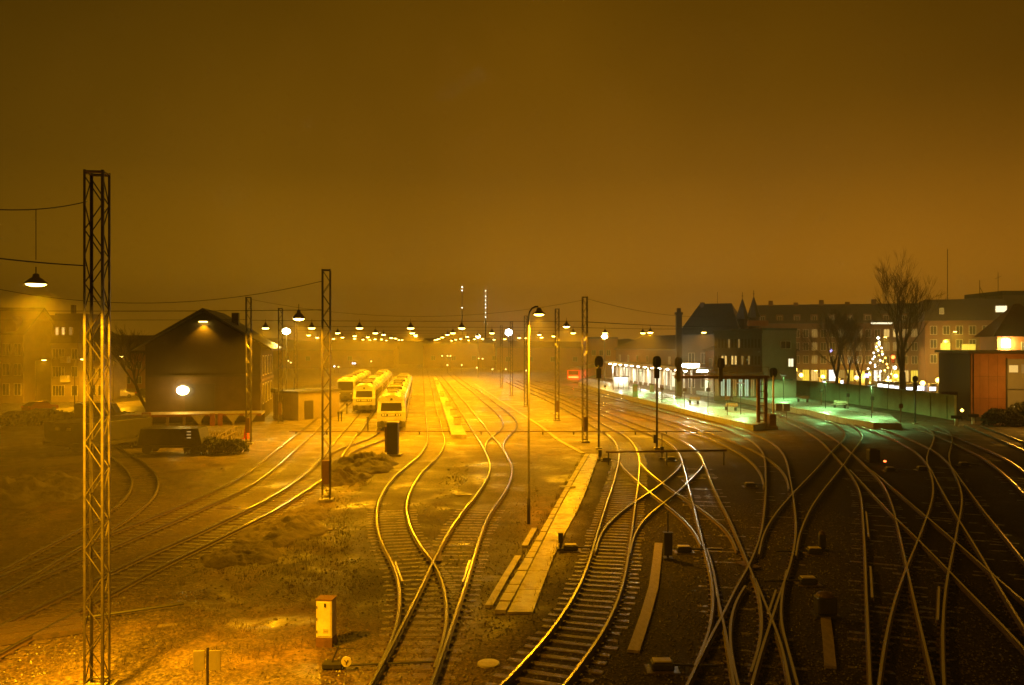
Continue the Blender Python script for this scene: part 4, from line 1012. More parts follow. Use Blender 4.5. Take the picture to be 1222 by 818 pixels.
def shrub(name, label, c, rx, ry, h, n_, cat, m_='hedge', seed=1, leaf=.22, group=None):
    rnd = random.Random(seed); mb = MB()
    for k in range(n_):
        a = rnd.uniform(0, 6.28); r_ = math.sqrt(rnd.random()); x, y = r_ * rx * math.cos(a), r_ * ry * math.sin(a)
        top = h * (1 - .45 * r_ ** 3) * (.8 + .4 * noise.noise((x * .7 + seed, y * .7, 3.3))); z = top * rnd.random() ** .5
        u = Vector((rnd.uniform(-1, 1), rnd.uniform(-1, 1), rnd.uniform(-.6, 1))).normalized(); v = u.orthogonal(); w = u.cross(v); s_ = leaf * rnd.uniform(.6, 1.3); q = Vector((x, y, z))
        mb.add([q - v * s_, q + w * s_ * .5, q + v * s_, q - w * s_ * .5], [(0, 1, 2, 3)])
    t = thing(name, label, cat, c, 0, group)
    mb.build('foliage', M[m_], t)
    tb = MB()
    for k in range(max(4, int(rx * 2))):
        x = rnd.uniform(-rx, rx) * .8; y = rnd.uniform(-ry, ry) * .7; tb.tube([(x, y, -.05), (x + rnd.uniform(-.3, .3), y, h * .6)], .05, 5)
    tb.build('stem', M['bark'], t)
    return t
# ------------------------------------------------------------------ buildings
def building(name, label, cat, A, B, depth, h, wall, roof=None, roofmat=None, wins=(), z0=-.1, group=None, wallname='wall', over=.4):
    """front wall from A to B (ground points, left to right as seen); local x along the front, y away from the camera"""
    A = Vector(A); B = Vector(B); d = B - A; L = d.length; rz = math.atan2(d.y, d.x)
    t = thing(name, label, cat, (A.x, A.y, 0), rz, group)
    MB().bb(0, L, 0, depth, z0, h).build(wallname, wall, t)
    kind = roof[0] if roof else None
    if kind == 'flat':
        MB().bb(-.15, L + .15, -.15, depth + .15, h + .003, h + roof[1]).build('roof', roofmat, t)
    elif kind == 'gable':     # ridge along the front
        rh = roof[1]; m_ = MB(); m_.extrx([(-over, h - .12), (-over, h + .06), (depth / 2, h + rh), (depth + over, h + .06), (depth + over, h - .12), (depth / 2, h + rh - .25)], -over, L + over)
        m_.build('roof', roofmat, t)
        for xx in (.0, L - .2): MB().extrx([(.0, h + .004), (depth, h + .004), (depth / 2, h + rh - .28)], xx + .003, xx + .197).build('gable', wall, t)
    elif kind == 'hip':
        rh = roof[1]; ins = min(depth / 2, L / 2) * roof[2] if len(roof) > 2 else depth / 2; o_ = over
        vs = [(-o_, -o_, h), (L + o_, -o_, h), (L + o_, depth + o_, h), (-o_, depth + o_, h), (ins, depth / 2, h + rh), (L - ins, depth / 2, h + rh)]
        m_ = MB(); m_.add([Vector(v) + Vector((0, 0, .004)) for v in vs], [(0, 3, 2, 1), (0, 1, 5, 4), (1, 2, 5), (2, 3, 4, 5), (3, 0, 4)]); m_.build('roof', roofmat, t)
    elif kind == 'mansard':
        rh = roof[1]; m_ = MB()
        m_.extrx([(-.2, h + .004), (1.3, h + rh), (depth - 1.3, h + rh), (depth + .2, h + .004)], -.1, L + .1); m_.build('roof', roofmat, t)
    for w in wins: window(t, *w)
    return t
def window(t, x, z, w, h, lit=None, y=0.0, bars=1, frame='cream'):
    fr = MB(); th = .07
    fr.bb(x - w / 2 - th, x + w / 2 + th, y - .09, y + .03, z - th, z); fr.bb(x - w / 2 - th, x + w / 2 + th, y - .09, y + .03, z + h, z + h + th)
    fr.bb(x - w / 2 - th, x - w / 2, y - .088, y + .03, z + .001, z + h - .001); fr.bb(x + w / 2, x + w / 2 + th, y - .088, y + .03, z + .001, z + h - .001)
    for k in range(bars): 
        xx = x - w / 2 + w * (k + 1) / (bars + 1); fr.bb(xx - .03, xx + .03, y - .07, y - .02, z, z + h)
    f = fr.build('window', M[frame], t)
    MB().bb(x - w / 2, x + w / 2, y - .035, y - .012, z, z + h).build('pane', M[lit] if lit else M['glassdark'], f)
    return f
def gx(x, Y): return ((x - CX) * Y / FPX, Y)

# --- brick goods shed with loading dock, left
SH = Vector((-41.0, 93.7)); SHB = Vector((-28.8, 96.0)); SD = SHB - SH; SL = SD.length; SRZ = math.atan2(SD.y, SD.x)
t = thing('goods_shed', 'tall dark gabled brick shed with a white floodlight over its loading dock', 'goods shed', (SH.x, SH.y, 0), SRZ)
MB().bb(0, SL, 0, 15, -.1, 5.3).build('wall', M['brick'], t)
MB().extr([(0.004, 5.304), (SL - .004, 5.304), (SL - .004, 8.7), (SL / 2, 12.4), (.004, 8.7)], .05, 14.95).build('upper_wall', M['board'], t)
MB().bb(.3, SL - .3, -.06, -.003, 5.1, 5.3).build('cornice', M['board'], t)
rf = MB(); rf.extr([(-1.3, 8.05), (SL / 2, 12.55), (SL + 1.3, 8.05), (SL + 1.3, 8.3), (SL / 2, 12.85), (-1.3, 8.3)], -.9, 15.6); rf.build('roof', M['slate'], t)
MB().bb(SL / 2 + 2.2, SL / 2 + 3.0, 6, 7, 10.5, 12.6).build('chimney', M['brick'], t)
# side wall windows (right wall, local +x face)
for k, (yy, zz) in enumerate(((2.2, 1.9), (5.2, 1.9), (8.2, 1.9), (11.4, 1.9), (2.2, 5.2), (5.2, 5.2), (8.2, 5.2), (11.4, 5.2))):
    fr = MB(); fr.bb(SL + .003, SL + .09, yy - .62, yy + .62, zz - .1, zz + 2.3); f = fr.build('window', M['cream'], t)
    for q in (-.3, .3): MB().bb(SL + .093, SL + .11, yy + q - .24, yy + q + .24, zz + .05, zz + 2.15).build('pane', M['glassdark'], f)
MB().bb(SL + .02, SL + .12, 0, 14.9, 4.5, 4.75).build('string_course', M['plaster2'], t)
# doors, lamp
MB().bb(4.2, 7.4, -.05, -.004, 1.3, 4.3).build('door', M['board'], t)
for zl, nm in ((11.0, 'gable'),):
    lt = MB(); lt.bb(SL / 2 - .55, SL / 2 + .55, -.5, -.06, 11.35, 11.55); lt.build('lamp_shade', M['shade'], t)
    MB().bb(SL / 2 - .42, SL / 2 + .42, -.45, -.1, 11.29, 11.347).build('bulb', M['bulb'], t)
fl = MB(); fl.bb(3.72, 4.38, -.42, -.2, 3.35, 3.85); fl.build('flood_housing', M['shade'], t)
MB().extr([(4.05 + .66 * math.cos(k * math.pi / 12), 3.6 + .5 * math.sin(k * math.pi / 12)) for k in range(24)], -.50, -.425).build('bulb', M['floodwarm'], t)
sm = Matrix.Translation((SH.x, SH.y, 0)) @ Matrix.Rotation(SRZ, 4, 'Z')
q = sm @ Vector((SL / 2, -.35, 11.2)); spot('gable_light', q, 420, None, 110, SODIUM, .5)
q = sm @ Vector((4.05, -.75, 3.6)); point('flood_light', q, 230, None, (1, .56, .03), .3)
# dock
t2 = thing('loading_dock', 'pale topped loading dock with a red edge in front of the brick shed', 'loading dock', (SH.x, SH.y, 0), SRZ)
MB().bb(-2.2, SL + .5, -4.0, -.1, .95, 1.2).build('deck', M['concrete'], t2)
MB().bb(-2.2, SL + .5, -4.08, -4.003, .92, 1.16).build('edge', M['red_old'], t2)
for k in range(9): MB().bb(-2.1 + k * 1.7, -1.85 + k * 1.7, -3.9, -3.6, -.1, .948).build('support', M['timber'], t2)
MB().bb(-2.2, SL + .5, -.6, -.3, -.1, .94).build('back_wall', M['brick'], t2)
for k, xx in enumerate((6.3, 8.1, 9.9, 11.7)):
    mb = MB(); mb.add([(xx - .75, -4.12, 1.1), (xx + .75, -4.12, 1.1), (xx + .1, -4.3, .1), (xx - .75, -4.1, 1.1), (xx + .75, -4.1, 1.1), (xx + .1, -4.26, .1)], [(0, 1, 2), (5, 4, 3), (0, 2, 5, 3), (1, 4, 5, 2), (0, 3, 4, 1)])
    o = mb.build('hanging_tarp', M['tarp']); o.location = (SH.x, SH.y, 0); o.rotation_euler = (0, 0, SRZ)
    tag(o, 'pale triangular sheet hanging from the dock edge, %s from the left' % ORD[k], 'tarp', 'sheets hanging from the dock')
for k, (xx, w_) in enumerate(((1.2, .9), (7.9, .5), (8.7, .45))):
    o = MB().bb(xx - w_ / 2, xx + w_ / 2, -4.9, -4.6, -.05, 1.3 if k else 1.5).build('hazard_board', M['red_old'], bevel=.02); o.location = (SH.x, SH.y, 0); o.rotation_euler = (0, 0, SRZ)
    tag(o, ('red and pale board leaning at the left of the dark skip', 'red board just right of the dark skip', 'narrow red board second right of the dark skip')[k], 'board')
    if k == 0: MB().bb(xx - .35, xx + .35, -4.92, -4.903, .3, 1.4).build('stripe', M['tarp'], o)
# dark skip / low wagon in front of dock
p = G(209, 541); t = thing('low_wagon', 'dark flat low wagon parked in front of the loading dock', 'wagon', (p.x, p.y, 0), .04)
mb = MB(); mb.extr([(-2.6, .75), (2.5, .75), (2.2, 2.05), (-2.3, 2.05)], -1.1, 1.1); mb.build('body', M['black'], t, bevel=.04)
MB().bb(-2.9, 2.9, -1.15, 1.15, .55, .746).build('frame', M['dark_steel'], t)
for xx in (-1.9, 1.9):
    for yy in (-.8, .8): MB().tube([(xx, yy - .05, .42), (xx, yy + .05, .42)], .40, 14).build('wheel', M['dark_steel'], t)
for k in range(3): MB().bb(1.3, 1.62, -1.125, -1.0, 1.32 + .24 * k, 1.36 + .24 * k).build('lamp', M['win_warm'], t)
# handrail fence in front of dock right
p0 = G(254, 531); p1 = G(282, 522)
t = thing('handrail', 'low sloping handrail fence right of the dark wagon', 'fence', (p0.x, p0.y, 0))
d = p1 - p0
MB().tube([(0, 0, .55), (d.x, d.y, 1.05)], .05, 6).build('rail', M['timber'], t); MB().tube([(0, 0, .2), (d.x, d.y, .55)], .04, 6).build('rail', M['timber'], t)
for k in range(5): MB().tube([(d.x * k / 4, d.y * k / 4, -.05), (d.x * k / 4, d.y * k / 4, .55 + .5 * k / 4)], .05, 6).build('post', M['timber'], t)
p = G(294, 523.5); mb = MB(); mb.lathe([(.42, 0), (.40, .05), (.26, .06), (.05, 1.6), (.03, 1.62)], (0, 0, 0), 14); o = mb.build('traffic_cone', M['red']); o.location = p; tag(o, 'red cone shaped cover at the foot of the shed mast', 'cone')
for k in range(26):
    pass
mb = MB()
for k in range(900):
    x = random.uniform(-36, -26); y = random.uniform(73, 82)
    a = random.uniform(0, 6.28); z = 0
    mb.add([(x - .03 * math.cos(a), y - .03 * math.sin(a), -.03), (x + .03 * math.cos(a), y + .03 * math.sin(a), -.03), (x + random.uniform(-.2, .2), y + random.uniform(-.2, .2), random.uniform(.15, .6))], [(0, 1, 2)])
tag(mb.build('weeds', M['grass']), 'rough weeds in front of the loading dock', 'weeds', kind='stuff')

shrub('bush', 'dark scrubby bush in front of the dock, right of the dark wagon', (G(258, 541).x, G(258, 541).y, 0), 2.6, 1.3, 1.3, 2600, 'bush', seed=17, leaf=.11, group='dark bushes by the loading dock')
shrub('bush', 'dark scrubby bush half hiding the left end of the dark wagon', (G(166, 533).x, G(166, 533).y, 0), 2.6, 1.3, 1.5, 2600, 'bush', seed=18, leaf=.11, group='dark bushes by the loading dock')
# container hut right of shed
A = gx(326, 98.5); B = gx(356, 96.5)
t = building('container_hut', 'low pale hut with a dark flat roof between the shed and the railcars', 'hut', A, B, 7.0, 3.1, M['greywall'], ('flat', .25), M['felt'], [])
for k in range(9): MB().bb(.2 + k * .33, .25 + k * .33, -.03, -.003, .1, 3.0).build('wall_rib', M['greywall'], t)
Lh = (Vector(B) - Vector(A)).length
MB().bb(Lh + .003, Lh + .05, 1.0, 2.4, .05, 2.2).build('door', M['board'], t)
MB().bb(.2, 1.0, -.6, -.02, 3.2, 3.6).build('air_unit', M['dark_steel'], t)

# --- street and houses, far left
road_pts = [(-60, 96), (-50, 112), (-48, 126), (-44, 150), (-40, 185), (-36, 260)]
mb = MB()
wid = [9, 9, 9, 9, 9, 9]
L_ = []; R_ = []
for i, p in enumerate(road_pts):
    a = Vector(road_pts[max(i - 1, 0)]); c_ = Vector(road_pts[min(i + 1, len(road_pts) - 1)]); tg = (c_ - a).normalized(); nn = Vector((tg.y, -tg.x)) * wid[i] / 2
    L_.append(Vector(p) - nn); R_.append(Vector(p) + nn)
mb.prism([tuple(p) for p in L_] + [tuple(p) for p in R_[::-1]], -.1, .02)
struct('street', mb, M['asphalt'])
mb = MB(); mb.prism([(-84, 104), (-67, 100), (-62, 118), (-56, 150), (-52, 185), (-62, 185), (-66, 150), (-84, 126)], -.1, .014); struct('forecourt', mb, M['asphalt'])
A = gx(-30, 126); B = gx(28, 126)
w_ = [(1.2 + 1.75 * i, 1.2 + 3.0 * j, .95, 1.7, None if (i + j) % 5 else None) for i in range(4) for j in range(3)]
t = building('town_house', 'leftmost pale townhouse with a small gable dormer, cut by the left edge', 'house', A, B, 10, 10.4, M['plaster2'], ('gable', 4.2), M['tile'], w_, group='houses along the left street')
mb = MB(); mb.extr([(4.6, 10.45), (6.2, 10.45), (6.2, 11.9), (5.4, 13.0), (4.6, 11.9)], -.05, 3.0); mb.build('dormer', M['plaster2'], t)
A = gx(28, 134); B = gx(61, 134)
t = building('shop_house', 'darker set back house with a lit shop window on the left street', 'house', A, B, 10, 8.5, M['plaster_red'], ('gable', 5.2), M['tile'], [(1.4, 5.2, 1, 1.7), (3.1, 5.2, 1, 1.7)], group='houses along the left street')
window(t, 1.05, .8, 1.75, 2.2, 'win_dim', bars=0, frame='white')
MB().bb(-.05, 4.3, -1.4, -.02, 3.35, 3.6).build('awning', M['cream'], t)
MB().bb(2.4, 4.2, -1.3, -.02, -.05, 3.2).build('porch', M['plaster_red'], t)
A = gx(61, 128); B = gx(93, 128)
w_ = [(x, z, .85, 1.5, None) for x in (.7, 1.6, 3.6) for z in (1.0, 3.9, 6.6)]
t = building('apartment_house', 'pale apartment house with two small balconies and a dark mansard roof', 'house', A, B, 11, 9.0, M['plaster'], ('mansard', 4.6), M['tile'], w_, group='houses along the left street')
for z in (3.1, 6.0): MB().bb(1.9, 2.95, -1.0, -.003, z, z + 1.0).build('balcony', M['cream'], t)
for x, lit in ((.8, 'win_warm'), (1.75, 'win_warm'), (2.9, 'win_dim')): window(t, x, 10.3, .4, 1.1, lit, y=.25, bars=0)
MB().bb(1.4, 2.0, 3, 3.6, 13.0, 15.0).build('chimney', M['brick'], t)
A = gx(93, 130); B = gx(124, 130.5)
w_ = [(x, z, .8, 1.5, None) for x in (.9, 2.2, 3.4) for z in (.9, 3.6, 6.3)]
t = building('corner_house', 'pale narrow corner house seen through the tallest mast', 'house', A, B, 11, 8.8, M['plaster'], ('hip', 3.2, 1), M['tile'], w_, group='houses along the left street')
window(t, .6, 8.0, .5, .6, 'win_warm', bars=0)
A = gx(126, 168); B = gx(178, 170)
t = building('row_house', 'long dim house behind the bare tree beside the shed', 'house', A, B, 9, 7.2, M['plaster_red'], ('gable', 3.6), M['tile'], [(2 + 2.1 * i, z, .9, 1.4, None) for i in range(4) for z in (1, 4)], group='houses along the left street')
def street_lamp(x, Y, h, label, w=500, arm=.9, col=SODIUM, bulbm='bulb', mat_='dark_steel', group='street lamps along the left street'):
    t = thing('street_lamp', label, 'street lamp', (x, Y, 0), 0, group)
    MB().tube([(0, 0, -.05), (0, 0, h - .1), (arm * .3, 0, h + .1), (arm, 0, h + .15)], [.07, .05, .04, .04], 8).build('pole', M[mat_], t, smooth=True)
    MB().bb(arm - .1, arm + .6, -.14, .14, h + .08, h + .22).build('lamp_head', M['shade'], t, bevel=.04)
    MB().bb(arm, arm + .5, -.11, .11, h + .02, h + .077).build('bulb', M[bulbm], t)
    spot('lamp_light', (x + arm + .25, Y, h - .08), w, None, 160, col)
    return t
for x, Y, h, lab in ((43, 119, 6.5, 'street lamp in front of the shop house, leftmost on the street'), (89, 120, 6.6, 'street lamp before the apartment house with balconies'), (135, 128, 6.9, 'street lamp just right of the tallest mast by the pale car'), (177.5, 150, 6.6, 'street lamp half hidden at the left corner of the brick shed')):
    g_ = gx(x, Y); street_lamp(g_[0], Y, h, lab, 1400)
def car(x, Y, rz, paint, label):
    t = thing('parked_car', label, 'car', (x, Y, .02), rz, 'cars on the left street')
    mb = MB(); prof = [(-2.05, .3), (2.05, .3), (2.1, .7), (1.9, .85), (1.0, .93), (.45, 1.40), (-1.0, 1.42), (-1.75, .98), (-2.08, .9)]
    vs = []
    for s_, k in ((-1, 0), (1, 1)): 
        for px, pz in prof: vs.append((px, s_ * (.84 if pz < 1 else .66), pz))
    n_ = len(prof); mb.add(vs, [tuple(range(n_)), tuple(range(2 * n_ - 1, n_ - 1, -1))] + [(i, n_ + i, n_ + (i + 1) % n_, (i + 1) % n_) for i in range(n_)])
    mb.build('body', M[paint], t, bevel=.06)
    mb = MB(); vs = []
    for s_ in (-1, 1):
        for px, pz, yy in ((.93, .97, .80), (.46, 1.36, .672), (-.95, 1.37, .672), (-1.5, 1.0, .80)): vs.append((px, s_ * (yy + .012), pz))
    mb.add(vs, [(0, 1, 2, 3), (7, 6, 5, 4)]); 
    mb.add([(1.03, -.68, .95), (1.03, .68, .95), (.50, .58, 1.38), (.50, -.58, 1.38)], [(0, 1, 2, 3)]); mb.add([(-1.78, -.66, 1.0), (-1.78, .66, 1.0), (-1.06, .58, 1.41), (-1.06, -.58, 1.41)], [(3, 2, 1, 0)])
    mb.build('windows', M['glassdark'], t)
    for xx in (-1.3, 1.3):
        for yy in (-.8, .8):
            w_ = MB().tube([(xx, yy - .1, .3), (xx, yy + .1, .3)], .31, 16).build('wheel', M['tyre'], t); MB().tube([(xx, yy - .11, .3), (xx, yy + .11, .3)], .18, 12).build('rim', M['mast'], w_)
    for yy in (-.6, .6): MB().bb(2.03, 2.12, yy - .16, yy + .16, .58, .74).build('headlight', M['white'], t); MB().bb(-2.12, -2.03, yy - .14, yy + .14, .7, .88).build('tail_light', M['red'], t)
    return t
for x, y, rz, pa, lab in ((48, 492, 1.2, 'carred', 'red car with lit tail lamps parked by the shop house'), (58, 503, .3, 'cardark', 'dark car parked in front, left of the tallest mast'), (24, 506, .2, 'cardark', 'dark car roof at the left edge behind the mound'), (143.5, 475, .5, 'carwhite', 'pale car under the street lamp right of the tallest mast'), (178, 474, 1.0, 'cardark', 'dark car close to the left corner of the brick shed')):
    p = G(x, y); car(p.x, p.y, rz, pa, lab)
p = G(120, 508); t = thing('van', 'tall dark van behind the tallest mast', 'van', (p.x, p.y, 0), .15)
mb = MB(); mb.extr([(-2.4, .35), (2.5, .35), (2.5, 1.1), (1.9, 1.35), (1.35, 2.35), (-2.4, 2.45)], -.95, .95); mb.build('body', M['cardark'], t, bevel=.08)
mb = MB(); mb.bb(.1, 1.3, -.965, -.952, 1.4, 2.1); mb.bb(-2.0, -.2, -.965, -.952, 1.45, 2.1); mb.build('windows', M['glassdark'], t)
for xx in (-1.6, 1.6):
    for yy in (-.89, .89): MB().tube([(xx, yy - .11, .36), (xx, yy + .11, .36)], .36, 14).build('wheel', M['tyre'], t)
p = G(94, 540); t = thing('ballast_wagon', 'dark wagon with two pale marker lamps, half lost in shade at left', 'wagon', (p.x, p.y, 0), -.35)
mb = MB(); mb.extr([(-2.2, .9), (2.2, .9), (2.3, 2.5), (-2.3, 2.5)], -1.3, 5.5); mb.build('body', M['black'], t, bevel=.05)
MB().bb(-2.3, 2.3, -1.4, 5.6, .6, .897).build('frame', M['dark_steel'], t)
for xx in (-1.0, .2): MB().bb(xx, xx + .38, -1.345, -1.3, 1.9, 2.1).build('lamp', M['cream'], t)
for yy in (.2, 4): MB().tube([(-.82, yy, .42), (.82, yy, .42)], .41, 14).build('wheelset', M['dark_steel'], t)
# hedge bank behind
shrub('hedge', 'low dark hedge between the left street and the curved siding', (-49, 92, 0), 9, 2.2, 1.7, 3200, 'hedge', seed=3)

# ------------------------------------------------------------------ bare trees
def bare_tree(loc, h, label, seed, spread=.42, trunk_h=.24, r0=.34, lean=(0, 0), levels=6, fullness=3, group='bare winter trees'):
    rnd = random.Random(seed); t = thing('bare_tree', label, 'tree', loc, 0, group)
    tr = MB(); cr = MB()
    p0 = Vector((0, 0, -.1)); p1 = Vector((lean[0] * h * trunk_h, lean[1] * h * trunk_h, h * trunk_h))
    mid = p0.lerp(p1, .5) + Vector((rnd.uniform(-.1, .1), 0, 0)); tr.tube([p0, Vector((0, 0, .4)), mid, p1], [r0 * 1.5, r0, r0 * .85, r0 * .75], 9)
    def grow(p, d, L, r, lev):
        pts = [p]; q = p; dd = d
        for k in range(4):
            dd = (dd + Vector((rnd.uniform(-.14, .14), rnd.uniform(-.14, .14), rnd.uniform(-.02, .12)))).normalized(); q = q + dd * L / 4; pts.append(q)
        rs = [r * (1 - .12 * k) for k in range(5)]
        (tr if lev == 0 else cr).tube(pts, rs, 7 if lev < 2 else (4 if lev < 4 else 3), caps=False)
        if lev >= levels: return
        nb = fullness if lev < levels - 1 else 4
        for k in range(nb):
            i = rnd.choice((2, 3, 4)) if k else 4
            a = rnd.uniform(0, 6.28); side = dd.orthogonal().normalized(); side = Matrix.Rotation(a, 3, dd) @ side
            sp = spread * rnd.uniform(.6, 1.25) if k else spread * .35
            nd = (dd + side * math.tan(sp) + Vector((lean[0] * .3, lean[1] * .3, .10))).normalized()
            grow(pts[i], nd, L * rnd.uniform(.64, .84), max(.018, rs[i] * (.68 if k else .8)), lev + 1)
    n0 = 4
    for k in range(n0):
        a = 6.28 * k / n0 + rnd.uniform(-.4, .4); nd = Vector((math.cos(a) * spread * (.9 if k else .1) + lean[0], math.sin(a) * spread * .8 + lean[1], 1)).normalized()
        grow(p1, nd, h * .24 * rnd.uniform(.85, 1.1), r0 * .55, 1)
    tr.build('trunk', M['bark'], t, smooth=True); cr.build('crown', M['bark'], t)
    return t
bare_tree(G(1078, 480), 21.0, 'tallest bare tree standing behind the green barrier wall', 11, .52, .22, .55, lean=(-.03, 0), levels=6, fullness=3)
bare_tree((53.5, 138, 0), 16.5, 'bare tree behind the left half of the green barrier wall', 21, .52, .2, .34, levels=6, fullness=3)
bare_tree((57.0, 142, 0), 15.0, 'thin bare tree second from the left behind the barrier wall', 31, .5, .22, .26, levels=6)
bare_tree((61.5, 148, 0), 13.0, 'thin bare tree next to the lit Christmas tree', 41, .5, .22, .24, levels=6)
bare_tree((-46.5, 107, 0), 10.4, 'windswept bare tree at the left corner of the brick shed', 51, .62, .34, .24, lean=(-.42, 0), levels=5, fullness=4)
t = bare_tree((56.6, 97, .0), 5.2, 'small bare sapling in front of the pink brown building', 61, .5, .3, .07, levels=4)

# ------------------------------------------------------------------ platforms and station, right
def poly_slab(name, pts, z, mat_, z0=-.1, **k):
    mb = MB(); mb.prism([(p.x, p.y) for p in pts], z0, z); return tag(mb.build(name, mat_), kind='structure')
ZP = .62
isl = [G(x, y, ZP) for x, y in ((690, 457), (722, 466), (761, 475.5), (806, 486), (858, 498.7), (899, 507), (915, 505), (902, 491), (860, 483), (838, 479), (790, 469), (740, 459), (700, 451.5))]
poly_slab('island_platform', isl, ZP, M['paving'])
pl2 = [G(x, y, ZP) for x, y in ((730, 449), (790, 459.5), (856, 471), (922, 482.5), (970, 491), (1006, 499), (1042, 504.5), (1076, 505.5), (1062, 494.5), (1010, 484.5), (943, 473.5), (880, 463), (820, 454.5), (760, 446.5))]
poly_slab('side_platform', pl2, ZP, M['paving'])
def edge_line(pts, wd):
    mb = MB(); n_ = len(pts); a = []
    for i, p in enumerate(pts):
        tg = (pts[min(i + 1, n_ - 1)] - pts[max(i - 1, 0)]).normalized(); nn = Vector((-tg.y, tg.x, 0)); a.append((p + nn * .35, p + nn * (.35 + wd)))
    for i in range(n_ - 1):
        mb.add([(*a[i][0].xy, ZP + .004), (*a[i + 1][0].xy, ZP + .004), (*a[i + 1][1].xy, ZP + .004), (*a[i][1].xy, ZP + .004)], [(0, 1, 2, 3)])
    return tag(mb.build('platform_edge_line', M['cream']), kind='structure')
edge_line(isl[:6], .22); edge_line(pl2[:8], .22)
for i, (x, y) in enumerate(((828, 482), (872, 490), (958, 480), (1002, 487))):
    p = G(x, y, ZP); t = thing('bench', ('bench in the middle of the island platform', 'bench near the gantry end of the island platform', 'bench by the left stretch of the barrier wall', 'bench by the middle stretch of the barrier wall')[i], 'bench', (p.x, p.y, ZP), -.9, 'platform benches')
    MB().bb(-.9, .9, -.22, .22, .42, .47).build('seat', M['timber'], t); MB().bb(-.9, .9, .2, .25, .55, .9).build('backrest', M['timber'], t)
    for xx in (-.7, .7): MB().bb(xx - .04, xx + .04, -.2, .24, 0, .417).build('leg', M['dark_steel'], t)
# tracks between the platforms
for lab, a, b_ in (('platform road between the island and the side platform, near one', [(700, 449.5), (760, 459), (812, 467.5), (860, 476.3), (905, 485.2), (955, 495)], [(706, 448), (768, 457.7), (822, 466.3), (871, 475.3), (918, 484.8), (974, 495)]),
                   ('platform road between the island and the side platform, far one', [(712, 447), (772, 456.5), (826, 465), (872, 473.2), (915, 481.3), (945, 487.5)], [(718, 446), (780, 455.6), (836, 464.3), (883, 472.6), (927, 480.9), (958, 487.5)])):
    track(lab, a, b_, sl=False)
# low wall edge line
MINT = (.36, 1.0, .30)
WHITE = (1.0, .95, .72)
def plat_lamp(p, h, label, w, col=MINT, bulbm='win_green'):
    t = thing('platform_lamp', label, 'lamp', (p.x, p.y, ZP), 0, 'platform lamps')
    MB().tube([(0, 0, 0), (0, 0, h)], .05, 8).build('pole', M['dark_steel'], t)
    MB().bb(-.45, .45, -.12, .12, h, h + .1).build('lamp_head', M['shade'], t, bevel=.03)
    MB().bb(-.38, .38, -.09, .09, h - .05, h - .003).build('bulb', M[bulbm], t)
    spot('lamp_light', (p.x, p.y, ZP + h - .1), w, None, 165, col)
for i, (x, y) in enumerate(((1040, 499), (985, 487.5), (935, 477), (880, 468))):
    plat_lamp(G(x, y, ZP), 3.6, 'slim platform lamp on the side platform, %s from its tip' % ORD[i], 1900)
for i, (x, y) in enumerate(((845, 487), (884, 495), (806, 478), (764, 468.5))):
    plat_lamp(G(x, y, ZP), 3.6, 'slim platform lamp on the island platform, %s listed from its near end' % ORD[(1, 0, 2, 3)[i]], 1700)
# small posts with discs/signs on island platform
for i, (x, y, h, disc) in enumerate(((722, 466, 2.6, 0), (790, 482.5, 2.0, 1), (817, 489, 2.6, 0), (845, 494.5, 3.0, 0), (868, 497, 2.2, 2))):
    p = G(x, y - 1.2, ZP); t = thing('platform_sign', ('post with a dark disc at the far end of the island platform', 'short post with a dark disc by the edge of the island platform', 'thin sign post behind the second post signal', 'thin tall sign post in the middle of the island platform', 'short post with a small board near the signal gantry')[i], 'sign post', (p.x, p.y, ZP), 0, 'sign posts on the island platform')
    MB().tube([(0, 0, 0), (0, 0, h)], .04, 7).build('post', M['dark_steel'], t)
    if i < 2: MB().lathe([(.0, -.02), (.24, -.02), (.24, .02), (.0, .02)], (0, -.06, h if i else .55), 16, axis='y').build('disc', M['black'], t)
    else: MB().bb(-.25, .25, -.06, -.03, h - .45, h).build('board', M['tarp'] if i == 4 else M['black'], t)
p = G(758, 474, ZP); t = thing('ticket_pillar', 'mint green pillar cabinet on the island platform', 'cabinet', (p.x, p.y, ZP), 0)
MB().bb(-.36, .36, -.3, .3, 0, 2.0).build('body', M['teal'], t, bevel=.04); MB().bb(-.28, .28, -.32, -.303, .9, 1.7).build('panel', M['paving'], t)
p = G(778, 468, ZP); t = thing('waste_bin', 'rusty orange cabinet on the island platform near the second signal', 'cabinet', (p.x, p.y, ZP), 0)
MB().bb(-.35, .35, -.3, .3, 0, 1.3).build('body', M['rust'], t, bevel=.05); MB().bb(-.4, .4, -.34, .34, 1.303, 1.38).build('lid', M['dark_steel'], t)
# glass shelter
p = G(741, 465, ZP); t = thing('shelter', 'lit glass waiting shelter on the island platform', 'shelter', (p.x, p.y, ZP), -.15)
MB().bb(-1.5, 1.5, -.9, .9, 2.3, 2.42).build('roof', M['dark_steel'], t)
for x in (-1.4, -.45, .45, 1.4):
    for y in (-.8, .8): MB().tube([(x, y, 0), (x, y, 2.3)], .045, 6).build('post', M['mast'], t)
MB().bb(-1.38, 1.38, .78, .82, .15, 2.2).build('back_panel', M['white'], t); MB().bb(-1.2, 1.2, .3, .7, .4, .47).build('bench', M['timber'], t)
MB().bb(-1.2, 1.2, -.1, .1, 2.24, 2.297).build('bulb', M['win_white'], t)
point('shelter_light', (p.x, p.y, ZP + 2.0), 110, None, WHITE)
# island canopy (long roof on posts at the far end)
A = G(700, 454.5, ZP); B = G(752, 465, ZP)
d = (B - A); rz = math.atan2(d.y, d.x); L = d.length
